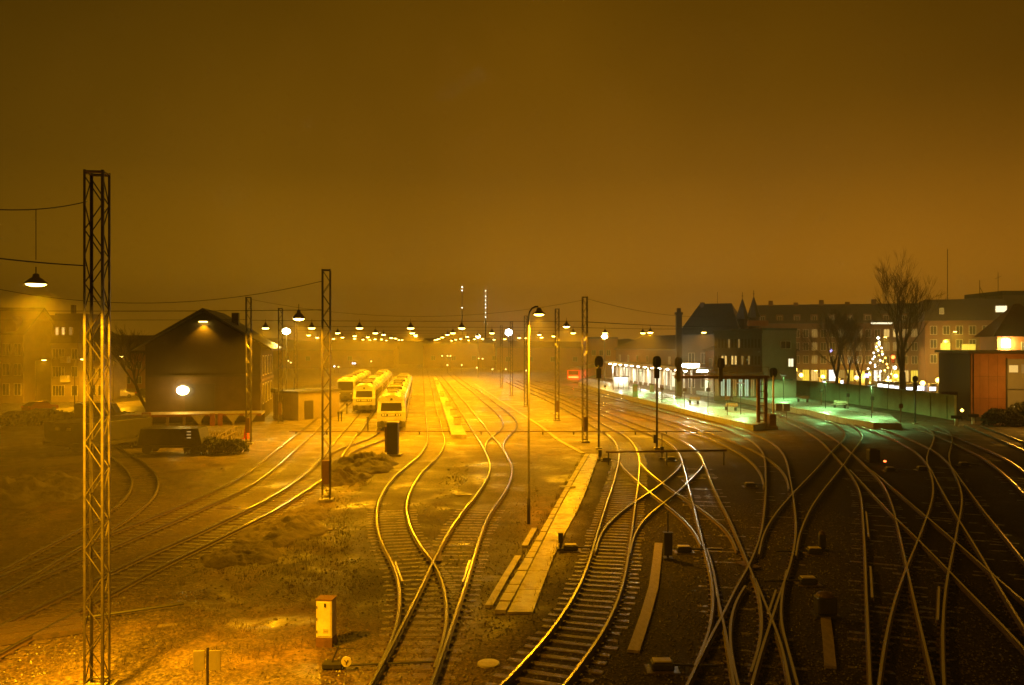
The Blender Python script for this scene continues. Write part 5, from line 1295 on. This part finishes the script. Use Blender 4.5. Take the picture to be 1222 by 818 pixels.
# platform canopy along the station front
cA = Vector((735 - CX, 0)) / 1; 
c0 = P(735, 438, 200); c1 = P(838, 438, 138)
c0.z = c1.z = 0
d = c1 - c0; rz = math.atan2(d.y, d.x); L = d.length
t = thing('station_canopy', 'long flat station canopy with a row of white lamps along its edge', 'canopy', (c0.x, c0.y, 0), rz)
MB().bb(0, L, -2.5, 2.5, 4.6, 4.95).build('roof', M['felt'], t); MB().bb(0, L, -2.62, -2.503, 4.5, 5.0).build('fascia', M['white'], t)
for k in range(16):
    x = L * (k + .5) / 16
    MB().bb(x - .12, x + .12, -1.3, -1.06, ZP, 4.597).build('column', M['white'], t)
for k in range(12):
    x = L * (k + .5) / 12
    MB().lathe([(.01, 4.25), (.26, 4.3), (.26, 4.5), (.01, 4.55)], (x, -2.0, 0), 10).build('bulb', M['flood'], t)
    if k % 2 == 0:
        w = Matrix.Translation((c0.x, c0.y, 0)) @ Matrix.Rotation(rz, 4, 'Z') @ Vector((x, -2.2, 4.1)); spot('canopy_light', w, 420, None, 170, WHITE)
q = P(822, 436.5, 141); t = thing('floodlight', 'brightest cluster of white floodlights at the station entrance', 'floodlight', (q.x, q.y, q.z))
for k in range(4): MB().bb(-1.5 + k * .85, -.85 + k * .85, -.1, .1, -.3, .3).build('bulb', M['flood'], t)
MB().bb(-1.7, 1.9, .103, .25, -.35, .35).build('housing', M['shade'], t)
point('flood_light', (q.x, q.y - .8, q.z), 1100, None, WHITE, .4)
q = P(838, 443, 139); tag(MB().bb(q.x - .9, q.x + .9, q.y - .1, q.y + .1, q.z - .2, q.z + .2).build('floodlight', M['flood']), 'smaller white floodlight right of the brightest station cluster', 'floodlight')

# station building: glazed lower front with low wings and tall roof
A = gx(735, 206); B = gx(858, 142)
t = building('station_hall', 'long low station hall with a bright glazed front along the platform', 'station', A, B, 14, 7.8, M['facade'], ('gable', 3.2), M['tile'])
Lh = (Vector(B) - Vector(A)).length
for k in range(30):
    x = Lh * (k + .5) / 30
    window(t, x, .7, Lh / 30 * .68, 2.7, ('win_white', 'win_warm', 'win_white', 'win_dim', 'win_white')[k % 5], bars=1, frame='white')
MB().bb(.0, Lh, -.35, -.05, 3.6, 4.0).build('sign_band', M['plaster'], t)
for k in range(9): window(t, Lh * (k + .5) / 9, 5.0, 1.1, 1.4, 'win_dim' if k == 5 else None)
A = gx(812, 150); B = gx(880, 146)
t = building('station_tower_block', 'dark high roofed station block with a hipped roof behind the office', 'station', A, B, 14, 10.6, M['brick'], ('hip', 5.8, .42), M['slate'], [(2 + 2.2 * i, z, 1.0, 1.8, None) for i in range(4) for z in (1.2, 5.5)], over=.5)
MB().bb(2.3, 3.0, 6, 7, 13.5, 16.6).build('chimney', M['brick'], t); MB().tube([(5.3, 7, 15.6), (5.3, 7, 18.5)], .05, 5).build('flagpole', M['dark_steel'], t)
q = gx(810, 140); t = thing('brick_chimney', 'tall slender brick chimney at the left end of the station roofs', 'chimney', (q[0], q[1], 0))
MB().bb(-.45, .45, -.45, .45, -.1, 13.8).build('shaft', M['brick'], t); MB().bb(-.6, .6, -.6, .6, 13.803, 14.2).build('cap', M['brick'], t); MB().bb(-.3, .3, -.3, .3, 14.203, 14.9).build('pot', M['brick'], t)
# twin turret spires
for i, (x, Y) in enumerate(((886, 150), (899.5, 150))):
    q = gx(x, Y); t = thing('spire', ('left one of the two pointed roof turrets', 'right one of the two pointed roof turrets, slightly higher')[i], 'turret', (q[0], q[1], 0), 0, 'pointed roof turrets')
    MB().lathe([(1.0, -.1), (1.0, 13.4 + i * .3)], (0, 0, 0), 8).build('shaft', M['brick'], t)
    MB().lathe([(1.35, 13.4 + i * .3), (1.05, 14.0 + i * .3), (.12, 16.9 + i * .35), (.03, 17.0 + i * .35)], (0, 0, .004), 8).build('roof', M['slate'], t)
    MB().tube([(0, 0, 16.9 + i * .35), (0, 0, 18.2 + i * .35)], .06, 5).lathe([(.02, 17.4 + i * .35), (.16, 17.55 + i * .35), (.02, 17.7 + i * .35)], (0, 0, 0), 8).build('finial', M['dark_steel'], t)
# modern office block
A = gx(852, 131); B = gx(909, 129)
Lo = (Vector(B) - Vector(A)).length
t = building('office_block', 'flat roofed office block with two rows of narrow windows, some lit', 'office', A, B, 9, 10.6, M['felt'], ('flat', .4), M['felt'])
for j, z in enumerate((5.7, 8.3)):
    for k in range(14):
        x = Lo * (k + .6) / 14.4
        lit = ('win_warm' if 2 <= k <= 6 and k != 4 else ('win_dim' if k in (8, 10) else None)) if j == 0 else ('win_dim' if k in (4, 7) else None)
        window(t, x, z, Lo / 14 * .55, 1.35, lit, bars=0, frame='felt')
for k in range(8): window(t, Lo * (k + .5) / 8, .8, Lo / 8 * .6, 2.6, 'win_green' if k % 3 else 'win_dim', bars=1, frame='felt')
MB().bb(-.5, Lo + .3, -2.2, -.05, 4.2, 4.55).build('canopy', M['felt'], t)
A = gx(909.5, 129); B = gx(950, 130)
t = building('office_wing', 'plain rendered wing with one lit window, right of the office block', 'office', A, B, 10, 11.0, M['greywall'], ('flat', .35), M['felt'], [(4.75, 5.4, .8, 1.2, 'win_white')])
window(t, 3.9, 8.2, 1.6, 1.1, None)
MB().bb(.6, 4.9, -.35, -.02, 3.2, 3.5).build('ledge', M['felt'], t)
q = gx(905, 126); tag(MB().bb(q[0] - 1.6, q[0] + 1.4, 125.6, 126.4, 11.6, 12.4).build('roof_sign', M['plaster_red']), 'small blank box on the roof corner between office block and wing', 'roof box')
# long tenement row behind the street
A = gx(905, 196); B = gx(1108, 186)
Lt = (Vector(B) - Vector(A)).length
t = building('tenement_row', 'long tenement row with a dark roof and lit dormers behind the bare trees', 'tenement', A, B, 12, 13.8, M['facade'], ('gable', 4.6), M['tile'])
for k in range(19):
    x = Lt * (k + .5) / 19
    for z in (4.6, 7.6, 10.6): window(t, x, z, 1.1, 1.7, 'win_dim' if random.random() < .2 else ('win_warm' if random.random() < .1 else None))
    if k % 3 == 1: MB().bb(x - .5, x + .5, 5.6, 6.5, 17.2, 18.9 + .5 * (k % 2)).build('chimney', M['facade'], t)
    if k % 2 == 0:
        dm = MB(); dm.bb(x - .8, x + .8, .6, 4.0, 13.95, 15.9); o = dm.build('dormer', M['facade'], t); 
        window(t, x, 14.25, .9, 1.2, 'win_dim' if k in (8, 10) else None, y=.58)
    lit = ('yellowwin', 'win_warm', 'yellowwin', 'shop', 'win_dim')[k % 5]
    window(t, x, .6, Lt / 19 * .74, 2.5, lit, bars=2, frame='dark_steel')
q = P(1052, 386, 185.5); tag(MB().bb(q.x - 2.3, q.x + 2.3, q.y - .2, q.y + .1, q.z - .18, q.z + .18).build('light_strip', M['win_white']), 'thin lit strip high on the long tenement row', 'light strip')
# right cluster
A = gx(1104, 168); B = gx(1200, 163)
Lc = (Vector(B) - Vector(A)).length
t = building('corner_block', 'big brown block at right with a flat dark roof and one bright white window', 'apartment block', A, B, 14, 13.6, M['facade'], ('mansard', 4.3), M['tile'], [(1.5 + 2.3 * i, z, 1.1, 1.6, None) for i in range(7) for z in (5.2, 8.2, 10.9)])
window(t, 13.4, 15.2, 1.9, 1.2, 'win_white', y=.30, bars=0); window(t, 3.0, 15.0, .7, 1.1, 'win_dim', y=.3, bars=0)
for x, h in ((4.6, 10.5), (10.4, 4.0)): MB().tube([(x, 5, 17.9), (x, 5, 17.9 + h)], .07, 5).build('aerial', M['dark_steel'], t)
MB().tube([(10.4, 5, 20.5), (11.6, 5, 17.9)], .06, 5).build('aerial_brace', M['dark_steel'], t)
for x, w_, h, lit in ((3.6, 1.6, 1.7, 'yellowwin'), (7.7, 2.3, 1.5, 'yellowwin')): window(t, x, 7.4, w_, h, lit, y=-.14, bars=1)
A = gx(1196, 172); B = gx(1285, 172)
t = building('tower_block', 'tallest flat block cut by the right edge, with an aerial on top', 'apartment block', A, B, 14, 19.0, M['greywall'], ('flat', .9), M['felt'], [(2 + 2.4 * i, z, 1.1, 1.5, None) for i in range(5) for z in (5, 8, 11, 14)])
MB().tube([(.9, 3, 19.9), (.9, 3, 24)], .06, 5).tube([(.3, 3, 22.6), (1.6, 3, 23.2)], .05, 5).build('aerial', M['dark_steel'], t)
A = gx(1190, 118); B = gx(1262, 116)
t = building('red_roof_house', 'house with a red hipped roof and a blazing wall lamp at the right edge', 'house', A, B, 9, 9.9, M['plaster_red'], ('hip', 4.8, .9), M['tile_red'], [(3.6, 7.4, 1.1, 1.7, 'win_dim'), (5.6, 7.4, 1.1, 1.7, None)], over=.7)
MB().bb(.6, 1.5, -.35, -.02, 8.4, 9.5).build('bulb', M['flood'], t)
q = Matrix.Translation((A[0], A[1], 0)) @ Matrix.Rotation(math.atan2(B[1] - A[1], B[0] - A[0]), 4, 'Z') @ Vector((1.0, -.9, 8.8)); point('wall_light', q, 420, None, (1, .75, .1), .3)
q = Vector((gx(1135, 158)[0], 158, 10.4)); t = street_lamp(q.x, q.y, 11.2, 'tall yellow street lamp by the brown corner block', 1500, .5, (1, .72, .08), group='street lamps beyond the barrier wall')
point('wall_light', (gx(1142, 160)[0], 161.5, 9.5), 500, None, (1, .74, .06), .3)
# modern pink-brown box building at the right
C0 = Vector(G(1159, 502.5).xy); FD = Vector((.9628, -.2702))
t = building('pavilion', 'modern pink brown pavilion with a thin overhanging flat roof and tall glazing', 'pavilion', C0, C0 + FD * 13.5, 16.4, 7.7, M['orange'], None, None)
MB().bb(3.6, 12, -.06, -.003, .6, 7.1).build('glazing', M['glaze'], t)
for x, z_, w_, h_, m_ in ((4.3, 5.6, .9, .8, 'win_warm'), (5.35, 5.5, .5, 1.0, 'win_dim'), (7.4, 5.3, 1.6, .5, 'win_dim'), (4.5, .9, .3, .9, 'win_warm'), (5.1, .9, .25, .8, 'win_dim'), (7.0, 2.0, .4, 1.3, 'win_dim')):
    MB().bb(x - w_ / 2, x + w_ / 2, -.075, -.063, z_, z_ + h_).build('lit_panel', M[m_], t)
for x in (3.6, 5.9, 6.3, 8.7, 12): MB().bb(x - .09, x + .09, -.12, -.063, .5, 7.2).build('mullion', M['dark_steel'], t)
MB().bb(3.6, 12, -.115, -.07, 3.6, 3.72).build('transom', M['dark_steel'], t)
MB().bb(5.8, 6.5, -.3, -.125, .1, 7.69).build('pier', M['plaster_red'], t)
MB().bb(-.5, 14.2, -.9, 17.0, 7.75, 8.05).build('roof', M['felt'], t)
MB().bb(-.12, -.004, .0, 16.38, -.1, 7.69).build('side_wall', M['board'], t)
for x in (.9, 1.8, 2.7): MB().bb(x - .012, x + .012, -.02, -.003, .5, 7.6).build('panel_joint', M['board'], t)
for z_ in (2.6, 5.1): MB().bb(.05, 3.5, -.02, -.003, z_ - .012, z_ + .012).build('panel_joint', M['board'], t)
MB().bb(-.05, 13.4, -.06, -.004, -.1, .48).build('plinth', M['felt'], t)
MB().tube([(.22, -.09, 7.7), (.22, -.09, .1)], .05, 7).build('downpipe', M['dark_steel'], t)
q = C0 + FD * 2.2; point('pavilion_fill', (q.x - .6, q.y - 5.5, 5.0), 260, None, (1, .42, .03), .2)  # added fill that brightens the pavilion front, no fixture belongs to it
t = thing('wall_lamp', 'glowing globe lamp in front of the pavilion glazing', 'lamp', (gx(1193, 96.5)[0], 96.5, 0), 0)
MB().tube([(0, 0, -.05), (0, 0, 3.6)], .05, 7).build('post', M['dark_steel'], t); MB().lathe([(.02, -.3), (.22, -.2), (.31, 0), (.22, .2), (.02, .3)], (0, 0, 3.85), 14).build('bulb', M['amber'], t, smooth=True)
point('lamp_light', (gx(1193, 96.5)[0], 95.9, 3.9), 160, None, (1, .5, .06))
t = thing('marker_lamp', 'small yellow lamp low by the rail gate at the end of the green wall', 'lamp', (*G(1148, 503).xy, 0), 0)
MB().tube([(0, 0, -.05), (0, 0, 1.1)], .04, 6).build('post', M['dark_steel'], t); MB().lathe([(.02, -.2), (.2, 0), (.02, .2)], (0, 0, 1.25), 12).build('bulb', M['amber'], t)
for i, (x, y) in enumerate(((1141, 508), (1161, 506))):
    p = G(x, y); t = thing('buffer_stop', ('left pale post with a dark crossbeam near the yellow marker lamp', 'right pale post with a dark crossbeam near the yellow marker lamp')[i], 'buffer stop', (p.x, p.y, 0), -.3, 'buffer stops')
    MB().bb(-.14, .14, -.14, .14, -.05, 1.0).build('post', M['cream'], t); MB().bb(-.55, .55, -.25, -.143, .75, 1.1).build('beam', M['dark_steel'], t, bevel=.02)
p = G(1150, 500); t = thing('notice_board', 'dark board on two posts between the wall end and the pavilion', 'board', (p.x - .9, p.y + 1.5, 0), -.2)
MB().bb(-.9, .9, -.05, .05, 2.0, 3.1).build('board', M['rust'], t)
for x in (-.8, .8): MB().bb(x - .06, x + .06, .053, .15, -.05, 3.0).build('post', M['timber'], t)
shrub('hedge', 'broad dark hedge in front of the pavilion at the right edge', (59.2, 90.3, 0), 8.6, 1.9, 3.0, 16000, 'hedge', seed=9, leaf=.11)
# green barrier wall
wp = [Vector(G(949.5, 474.5).xy), Vector(G(1010, 481).xy), Vector(G(1075, 490.5).xy), Vector(G(1139, 501.5).xy)]
for i in range(3):
    a, b_ = wp[i], wp[i + 1]; d = b_ - a
    t = thing('barrier_wall', ('left stretch of the greenish barrier wall behind the side platform', 'middle stretch of the greenish barrier wall behind the side platform', 'right stretch of the greenish barrier wall ending near the pavilion')[i], 'wall', (a.x, a.y, 0), math.atan2(d.y, d.x), 'stretches of the barrier wall')
    MB().bb(0, d.length - .01, 0, .25, -.1, 2.75).build('panel', M['wall_green'], t); MB().bb(0, d.length - .01, -.06, .31, 2.753, 2.85).build('coping', M['wall_green'], t)
    for k in range(int(d.length / 4) + 1): MB().bb(k * 4, k * 4 + .2, -.12, -.003, -.1, 2.7).build('pilaster', M['wall_green'], t)
# signal gantry
p = G(909, 511.5); t = thing('signal_gantry', 'rusty signal gantry with a long arm reaching left on a double post', 'signal gantry', (p.x, p.y, 0), 0)
for x in (-.35, .4): MB().bb(x - .16, x + .16, -.16, .16, .3, 5.2).build('post', M['rust'], t)
for k in range(6): MB().bb(-.19, .24, -.05, .05, .8 + k * .75, .92 + k * .75).build('batten', M['rust'], t)
mb = MB(); mb.bb(-9.1, .75, -.22, .22, 5.203, 5.5); mb.build('beam', M['rust'], t)
MB().tube([(-9.1, -.25, 6.4), (.7, -.25, 6.4)], .03, 5).build('handrail', M['rust'], t)
for k in range(7): MB().tube([(-9 + k * 1.6, -.25, 5.5), (-9 + k * 1.6, -.25, 6.4)], .025, 5).build('stanchion', M['rust'], t)
MB().bb(-1.1, 1.5, -.7, .7, -.1, .297).build('plinth', M['concrete'], t); MB().bb(.7, 1.4, -.4, .4, .3, 1.5).build('cabinet', M['rust'], t, bevel=.03)
for i, (x, h) in enumerate(((-8.75, 1.95), (-4.35, 1.85))):
    s_ = thing('gantry_signal', ('black signal head above the left tip of the gantry arm', 'black signal head above the middle of the gantry arm')[i], 'railway signal', (p.x + x, p.y - .28, 5.5), 0, 'signals on the gantry arm')
    poly = [(.42 * math.copysign(abs(math.cos(2 * math.pi * k / 20)) ** .75, math.cos(2 * math.pi * k / 20)), h - .55 + .55 * math.copysign(abs(math.sin(2 * math.pi * k / 20)) ** .75, math.sin(2 * math.pi * k / 20))) for k in range(20)]
    MB().extr(poly, -.15, -.09).build('head', M['black'], s_); MB().bb(-.14, .14, -.30, -.153, h - .95, h - .15).build('lamp_housing', M['black'], s_, bevel=.02)
    MB().bb(-.2, .2, -.1, .1, -.6, h - 1.0).build('stem', M['black'], s_)
signal(27.6, 88.5, 6.3, 'signal on a pale post just right of the gantry legs', (.42, .52), False, False, M['cream'])
signal(44.5, 92.5, 5.3, 'signal with a square dark box on a post before the barrier wall', (.3, .35), False, True)
for i, (x, y) in enumerate(((929.5, 503), (938.5, 503.5))):
    p = G(x, y); t = thing('track_board', ('left one of two rusty boxes on posts right of the gantry', 'right one of two rusty boxes on posts right of the gantry')[i], 'sign', (p.x, p.y, 0), 0, 'rusty boxes right of the gantry')
    MB().tube([(0, 0, -.05), (0, 0, 1.2)], .05, 7).build('post', M['rust'], t); MB().bb(-.38, .38, -.12, .12, 1.2, 2.05).build('box', M['rust'], t, bevel=.03)
for i, (x, y, h) in enumerate(((1075, 512, 2.6), (980, 489, 2.8), (1012, 494, 2.6), (1041, 499.5, 2.6))):
    p = G(x, y); t = thing('marker_post', ('rusty short post beyond the tip of the side platform', 'thin post before the left stretch of the barrier wall', 'thin post with a dark clump before the barrier wall', 'thin post with a dark bracket near the side platform tip')[i], 'marker post', (p.x, p.y, 0), 0, 'marker posts before the barrier wall')
    MB().tube([(0, 0, -.05), (0, 0, h)], .06, 7).build('post', M['rust'], t); MB().bb(-.2, .2, -.08, .08, h - .45, h).build('board', M['rust'] if i == 0 else M['dark_steel'], t, bevel=.02)

# street beyond the wall: globes, traffic light, Christmas tree, shop lights
for i, (x, y, Y, w) in enumerate(((956, 448, 168, 700), (982, 450, 165, 600), (1022, 451, 160, 900), (1059, 455, 158, 700), (1101, 457.5, 140, 600), (1119.5, 454, 142, 600), (1069, 449, 160, 700))):
    q = P(x, y, Y); t = thing('street_globe', ('leftmost glowing globe lamp beyond the barrier wall', 'second glowing globe lamp from the left beyond the barrier wall', 'tall double glow of an amber globe lamp between the bare trees', 'amber globe lamp under the lit Christmas tree', 'amber globe lamp right of the tallest bare tree', 'globe lamp beside the dark pavilion side wall', 'amber globe lamp left of the trunk of the tallest bare tree')[i], 'street lamp', (q.x, q.y, 0), 0, 'globe lamps beyond the barrier wall')
    MB().tube([(0, 0, -.05), (0, 0, q.z - .3)], .06, 7).build('post', M['dark_steel'], t)
    MB().lathe([(.02, -.42), (.3, -.3), (.42, 0), (.3, .3), (.02, .42)], (0, 0, q.z), 14).build('bulb', M['amber'], t, smooth=True)
    point('lamp_light', (q.x, q.y - .6, q.z + .1), w, None, (1, .55, .06), .3)
for i, (x, y, Y) in enumerate(((1014, 403, 178), (1058.5, 403, 178), (951, 441, 165), (975, 443, 165))):
    q = P(x, y, Y); street_lamp(q.x, q.y, q.z, ('tall street lamp in front of the tenement, left one', 'tall street lamp in front of the tenement, right one', 'street lamp with a yellow pole at the end of the office wing', 'second street lamp right of the office wing')[i], 1500, -.6 if i < 2 else -.5, (1, .6, .08), group='street lamps beyond the barrier wall')
q = P(1065, 427, 158); t = thing('traffic_light', 'glowing red traffic light on a pole near the tallest bare tree', 'traffic light', (q.x, q.y, 0))
MB().tube([(0, 0, -.05), (0, 0, q.z + .8)], .07, 7).build('pole', M['dark_steel'], t); MB().bb(-.3, .3, -.2, .2, q.z - 1.1, q.z + .7).build('housing', M['black'], t, bevel=.04)
MB().lathe([(.0, -.08), (.34, -.08), (.34, 0), (.0, 0)], (0, -.205, q.z + .1), 16, axis='y').build('red_lens', M['redlight'], t)
for k in (.0, .55): MB().lathe([(.0, -.05), (.16, -.05), (.16, 0), (.0, 0)], (0, -.205, q.z - .4 - k), 12, axis='y').build('dark_lens', M['glassdark'], t)
point('lamp_light', (q.x, q.y - .9, q.z), 200, None, (1, .08, .01), .3)
q = P(1048, 462, 165); t = thing('christmas_tree', 'lit Christmas tree with a bright star on the square beyond the wall', 'Christmas tree', (q.x, q.y, 0))
hT = 10.0; mb = MB(); rnd = random.Random(5)
for k in range(2600):
    f = rnd.random() ** .7; z = 1.0 + (1 - f) * (hT - 1.2); r_ = f * 3.0 * math.sqrt(rnd.random()); a = rnd.uniform(0, 6.28); c_ = Vector((r_ * math.cos(a), r_ * math.sin(a), z - .15 * r_))
    u = Vector((math.cos(a), math.sin(a), -.3)); v = Vector((-math.sin(a), math.cos(a), 0)); s_ = rnd.uniform(.15, .4); mb.add([c_, c_ + u * s_ + v * .07, c_ + u * s_ * 1.2, c_ + u * s_ - v * .07], [(0, 1, 2, 3)])
mb.build('crown', M['hedge'], t); MB().tube([(0, 0, -.05), (0, 0, hT - .3)], [.2, .04], 7).build('trunk', M['bark'], t)
for k in range(34):
    f = (k + .5) / 34; z = 1.3 + (1 - f) * (hT - 1.8); a = k * 2.4; r_ = f * 2.9 + .1
    MB().lathe([(.01, -.2), (.2, 0), (.01, .2)], (r_ * math.cos(a), r_ * math.sin(a) * .8 - .2, z), 6).build('fairy_light', M['amber'] if k % 5 in (1, 3) else M['fairy'], t)
MB().lathe([(.01, -.35), (.12, -.1), (.38, 0), (.12, .1), (.01, .35)], (0, 0, hT + .15), 8).build('star', M['fairy'], t)
point('tree_light', (q.x, q.y - 4, 4), 700, None, (1, .85, .5), .6)
q = P(1068, 439, 158); tag(MB().lathe([(.02, -.32), (.24, -.2), (.32, 0), (.24, .2), (.02, .32)], tuple(q), 12).build('globe', M['fairy']), 'single white globe light right of the Christmas tree', 'lamp')
q = P(992, 419, 150); t = thing('star_lamp', 'small blue star lamp hanging among the bare trees', 'lamp', tuple(q)); mb = MB(); mb.extr([(.32 * (1 if k % 2 == 0 else .42) * math.sin(math.pi * k / 5), .32 * (1 if k % 2 == 0 else .42) * math.cos(math.pi * k / 5)) for k in range(10)], -.05, .05); mb.build('bulb', M['blue'], t)
for i, (xa, xb, y, Y, m_) in enumerate(((1047, 1060, 460.5, 150, 'shop'), (1061, 1073, 461.2, 150, 'shop'), (1081, 1090, 463, 142, 'shopblue'), (1093, 1103, 463.5, 142, 'shopblue'), (1109, 1117, 463.8, 140, 'shopblue'), (981, 985, 456, 165, 'shopblue'), (1003, 1006.5, 457, 160, 'shopblue'), (1032, 1037, 448, 158, 'blue'))):
    a = P(xa, y, Y); b_ = P(xb, y, Y); h = .75 if i < 6 else .9
    t = thing('lit_kiosk', ('white lit stall left of two under the Christmas tree', 'white lit stall right of two under the Christmas tree', 'cold lit stall just right of the tallest tree trunk', 'second cold lit stall right of the tallest tree trunk', 'cold lit stall beside the dark pavilion wall', 'small lit column under the second globe lamp', 'narrow lit column between the thin bare trees', 'small violet lit box left of the Christmas tree')[i], 'lit stall', (a.x, a.y, 0), 0, 'lit stalls on the street beyond the wall')
    L = b_.x - a.x; z = a.z
    MB().bb(0, L, .03, 1.6, -.1, z + h / 2 + .3).build('body', M['felt'], t)
    nn_ = max(1, int(L / .9))
    for k in range(nn_): MB().bb(L * k / nn_ + .05, L * (k + 1) / nn_ - .05, -.02, .027, z - h / 2 - .2 * (k % 2), z + h / 2 - .15 * ((k + i) % 3)).build('lit_panel', M[m_], t)
    MB().bb(-.2, L + .2, -.6, 1.8, z + h / 2 + .303, z + h / 2 + .42).build('roof', M['felt'], t)

# red tailed train at the platform
q = G(681.5, 456.5); t = thing('red_train', 'red train with glowing tail lights standing at the far platform', 'train', (q.x, 190, 0), -.22)
MB().bb(-1.45, 1.45, 0, 40, 1.0, 3.1).build('body', M['red'], t, bevel=.05); MB().extr([(1.45 * math.cos(math.pi * k / 10), 3.104 + .7 * math.sin(math.pi * k / 10)) for k in range(11)], 0.02, 40).build('roof', M['skirt'], t)
MB().bb(-1.1, 1.1, -.05, -.003, 2.0, 2.9).build('windscreen', M['glassdark'], t); MB().bb(-1.3, 1.3, -.05, 39, .4, .995).build('skirt', M['skirt'], t)
MB().bb(-1.15, 1.15, -.12, -.055, 1.35, 1.65).build('tail_light', M['redlight'], t)
point('tail_glow', (q.x - .1, 188.6, 1.6), 120, None, (1, .12, .02), .3)
# pale lit side wall of the station far end
# far floodlight and masts
q = P(607, 397, 262); t = thing('floodlight', 'dazzling cold white floodlight on a far pole in the fog', 'floodlight', (q.x, q.y, 0))
MB().tube([(0, 0, -.1), (0, 0, q.z)], .12, 8).build('pole', M['dark_steel'], t); MB().lathe([(.0, -.1), (1.05, -.1), (1.05, .1), (.0, .1)], (0, 0, q.z), 20, axis='y').build('bulb', M['flood_blue'], t); MB().bb(-1.1, 1.1, .103, .4, q.z - .8, q.z + .8).build('housing', M['shade'], t)
point('flood_light', (q.x, q.y - 1.5, q.z), 700, None, (.85, .92, 1), .6)
for i, (x, y, Y) in enumerate(((570.5, 401.5, 230), (721.5, 402, 190), (341.7, 395.7, 128), (357, 380.5, 400))):
    if i == 3: continue
    q = P(x, y, Y); t = thing('floodlight', ('warm bright far lamp left of the white floodlight', 'warm bright far lamp above the station roofs', 'bright street lamp behind the rear mast by the container hut')[i], 'floodlight', (q.x, q.y, 0), 0, 'warm far floodlights')
    MB().tube([(0, 0, -.1), (0, 0, q.z)], .09, 8).build('pole', M['dark_steel'], t); MB().lathe([(.02, -.5), (.5, -.3), (.68, 0), (.5, .3), (.02, .5)], (0, -.1, q.z), 14).build('bulb', M['flood'], t, smooth=True)
    point('flood_light', (q.x, q.y - 1.2, q.z), 900, None, (1, .62, .05), .5)
for i, (x, yt, dots) in enumerate(((551.5, 342, (343, 347, 367.5)), (579.5, 346, (347.5, 354, 358.5, 363.5, 367.5, 373.5, 378.5)))):
    q = P(x, yt, 460); t = thing('radio_mast', ('left far radio mast with few white lights', 'right far radio mast with a string of white lights')[i], 'radio mast', (q.x, q.y, 0), 0, 'far radio masts')
    MB().tube([(0, 0, -.1), (0, 0, q.z)], [.45, .12], 6).build('shaft', M['dark_steel'], t)
    for y in dots:
        z = P(x, y, 460).z; MB().lathe([(.02, -.3), (.3, 0), (.02, .3)], (0, -.5, z), 8).build('light', M['fairy'], t)
for i, (x, y) in enumerate(((527.5, 425), (534, 425), (537.5, 425), (571, 428), (576, 428.5), (551, 436), (534, 436), (569, 439), (587.5, 441), (603.5, 441), (628, 442.5), (399, 437.5), (404, 438), (421, 434), (423.5, 434), (443, 431.5), (347, 433), (344, 431))):
    q = P(x, y, 290 if y < 432 else 262); t = thing('distant_lamp', 'tiny distant lamp glimmering in the fog beyond the end of the yard', 'lamp', (q.x, q.y, 0), 0, 'distant lamps beyond the yard')
    MB().tube([(0, 0, -.1), (0, 0, q.z)], .05, 5).build('post', M['dark_steel'], t); MB().lathe([(.02, -.25), (.3, 0), (.02, .25)], (0, 0, q.z), 8).build('bulb', M['dotwhite'] if x in (423.5, 399, 421) else M['dot'], t)
# far blocks behind the yard
for i, (xa, xb, Y, h, lab) in enumerate(((505, 590, 330, 9.5, 'dim long shed roof lost in fog beyond the left lamp rows'), (593, 700, 300, 8.0, 'dim long low shed in fog below the white floodlight'), (330, 470, 320, 7, 'dim low building in fog behind the railcars'), (700, 737, 230, 10.6, 'dim flat block in fog left of the station hall'))):
    building('far_building', lab, 'building', gx(xa, Y), gx(xb, Y), 14, h, M['plaster_red'], ('gable', 2.2) if i < 3 else ('flat', .4), M['tile'], [(4 + 8 * k, 3, 1.6, 1.6, None) for k in range(4)] if i < 3 else [(2 + 2 * k, 6, 1, 1.4, None) for k in range(3)], group='dim buildings in the fog')
# far wooded rise
vs = []; fs = []; N_ = 120
for k in range(N_ + 1):
    x = -500 + 1000 * k / N_; hh_ = 11 + 5 * noise.noise((x * .012, 2.2, 0)) + 1.6 * noise.fractal((x * .08, 7.7, 0), 1, 2, 4)
    vs += [(x, 395, -.3), (x, 420, hh_), (x, 470, hh_ * .8), (x, 520, -.3)]
for k in range(N_):
    for j in range(3): fs.append((k * 4 + j, k * 4 + j + 1, k * 4 + j + 5, k * 4 + j + 4))
mb = MB(); mb.add(vs, fs); struct('hills', mb, M['hill'])

# ------------------------------------------------------------------ haze
hz = MB(); hz.bb(-520, 520, -14, 560, -1.2, 43)
hm = bpy.data.materials.new('haze'); hm.use_nodes = True; n = hm.node_tree.nodes; n.clear()
o_ = n.new('ShaderNodeOutputMaterial'); pv = n.new('ShaderNodeVolumePrincipled')
pv.inputs['Color'].default_value = (.93, .86, .50, 1); pv.inputs['Density'].default_value = HAZE; pv.inputs['Anisotropy'].default_value = .35
hm.node_tree.links.new(pv.outputs[0], o_.inputs['Volume'])
tag(hz.build('haze', hm), kind='stuff')
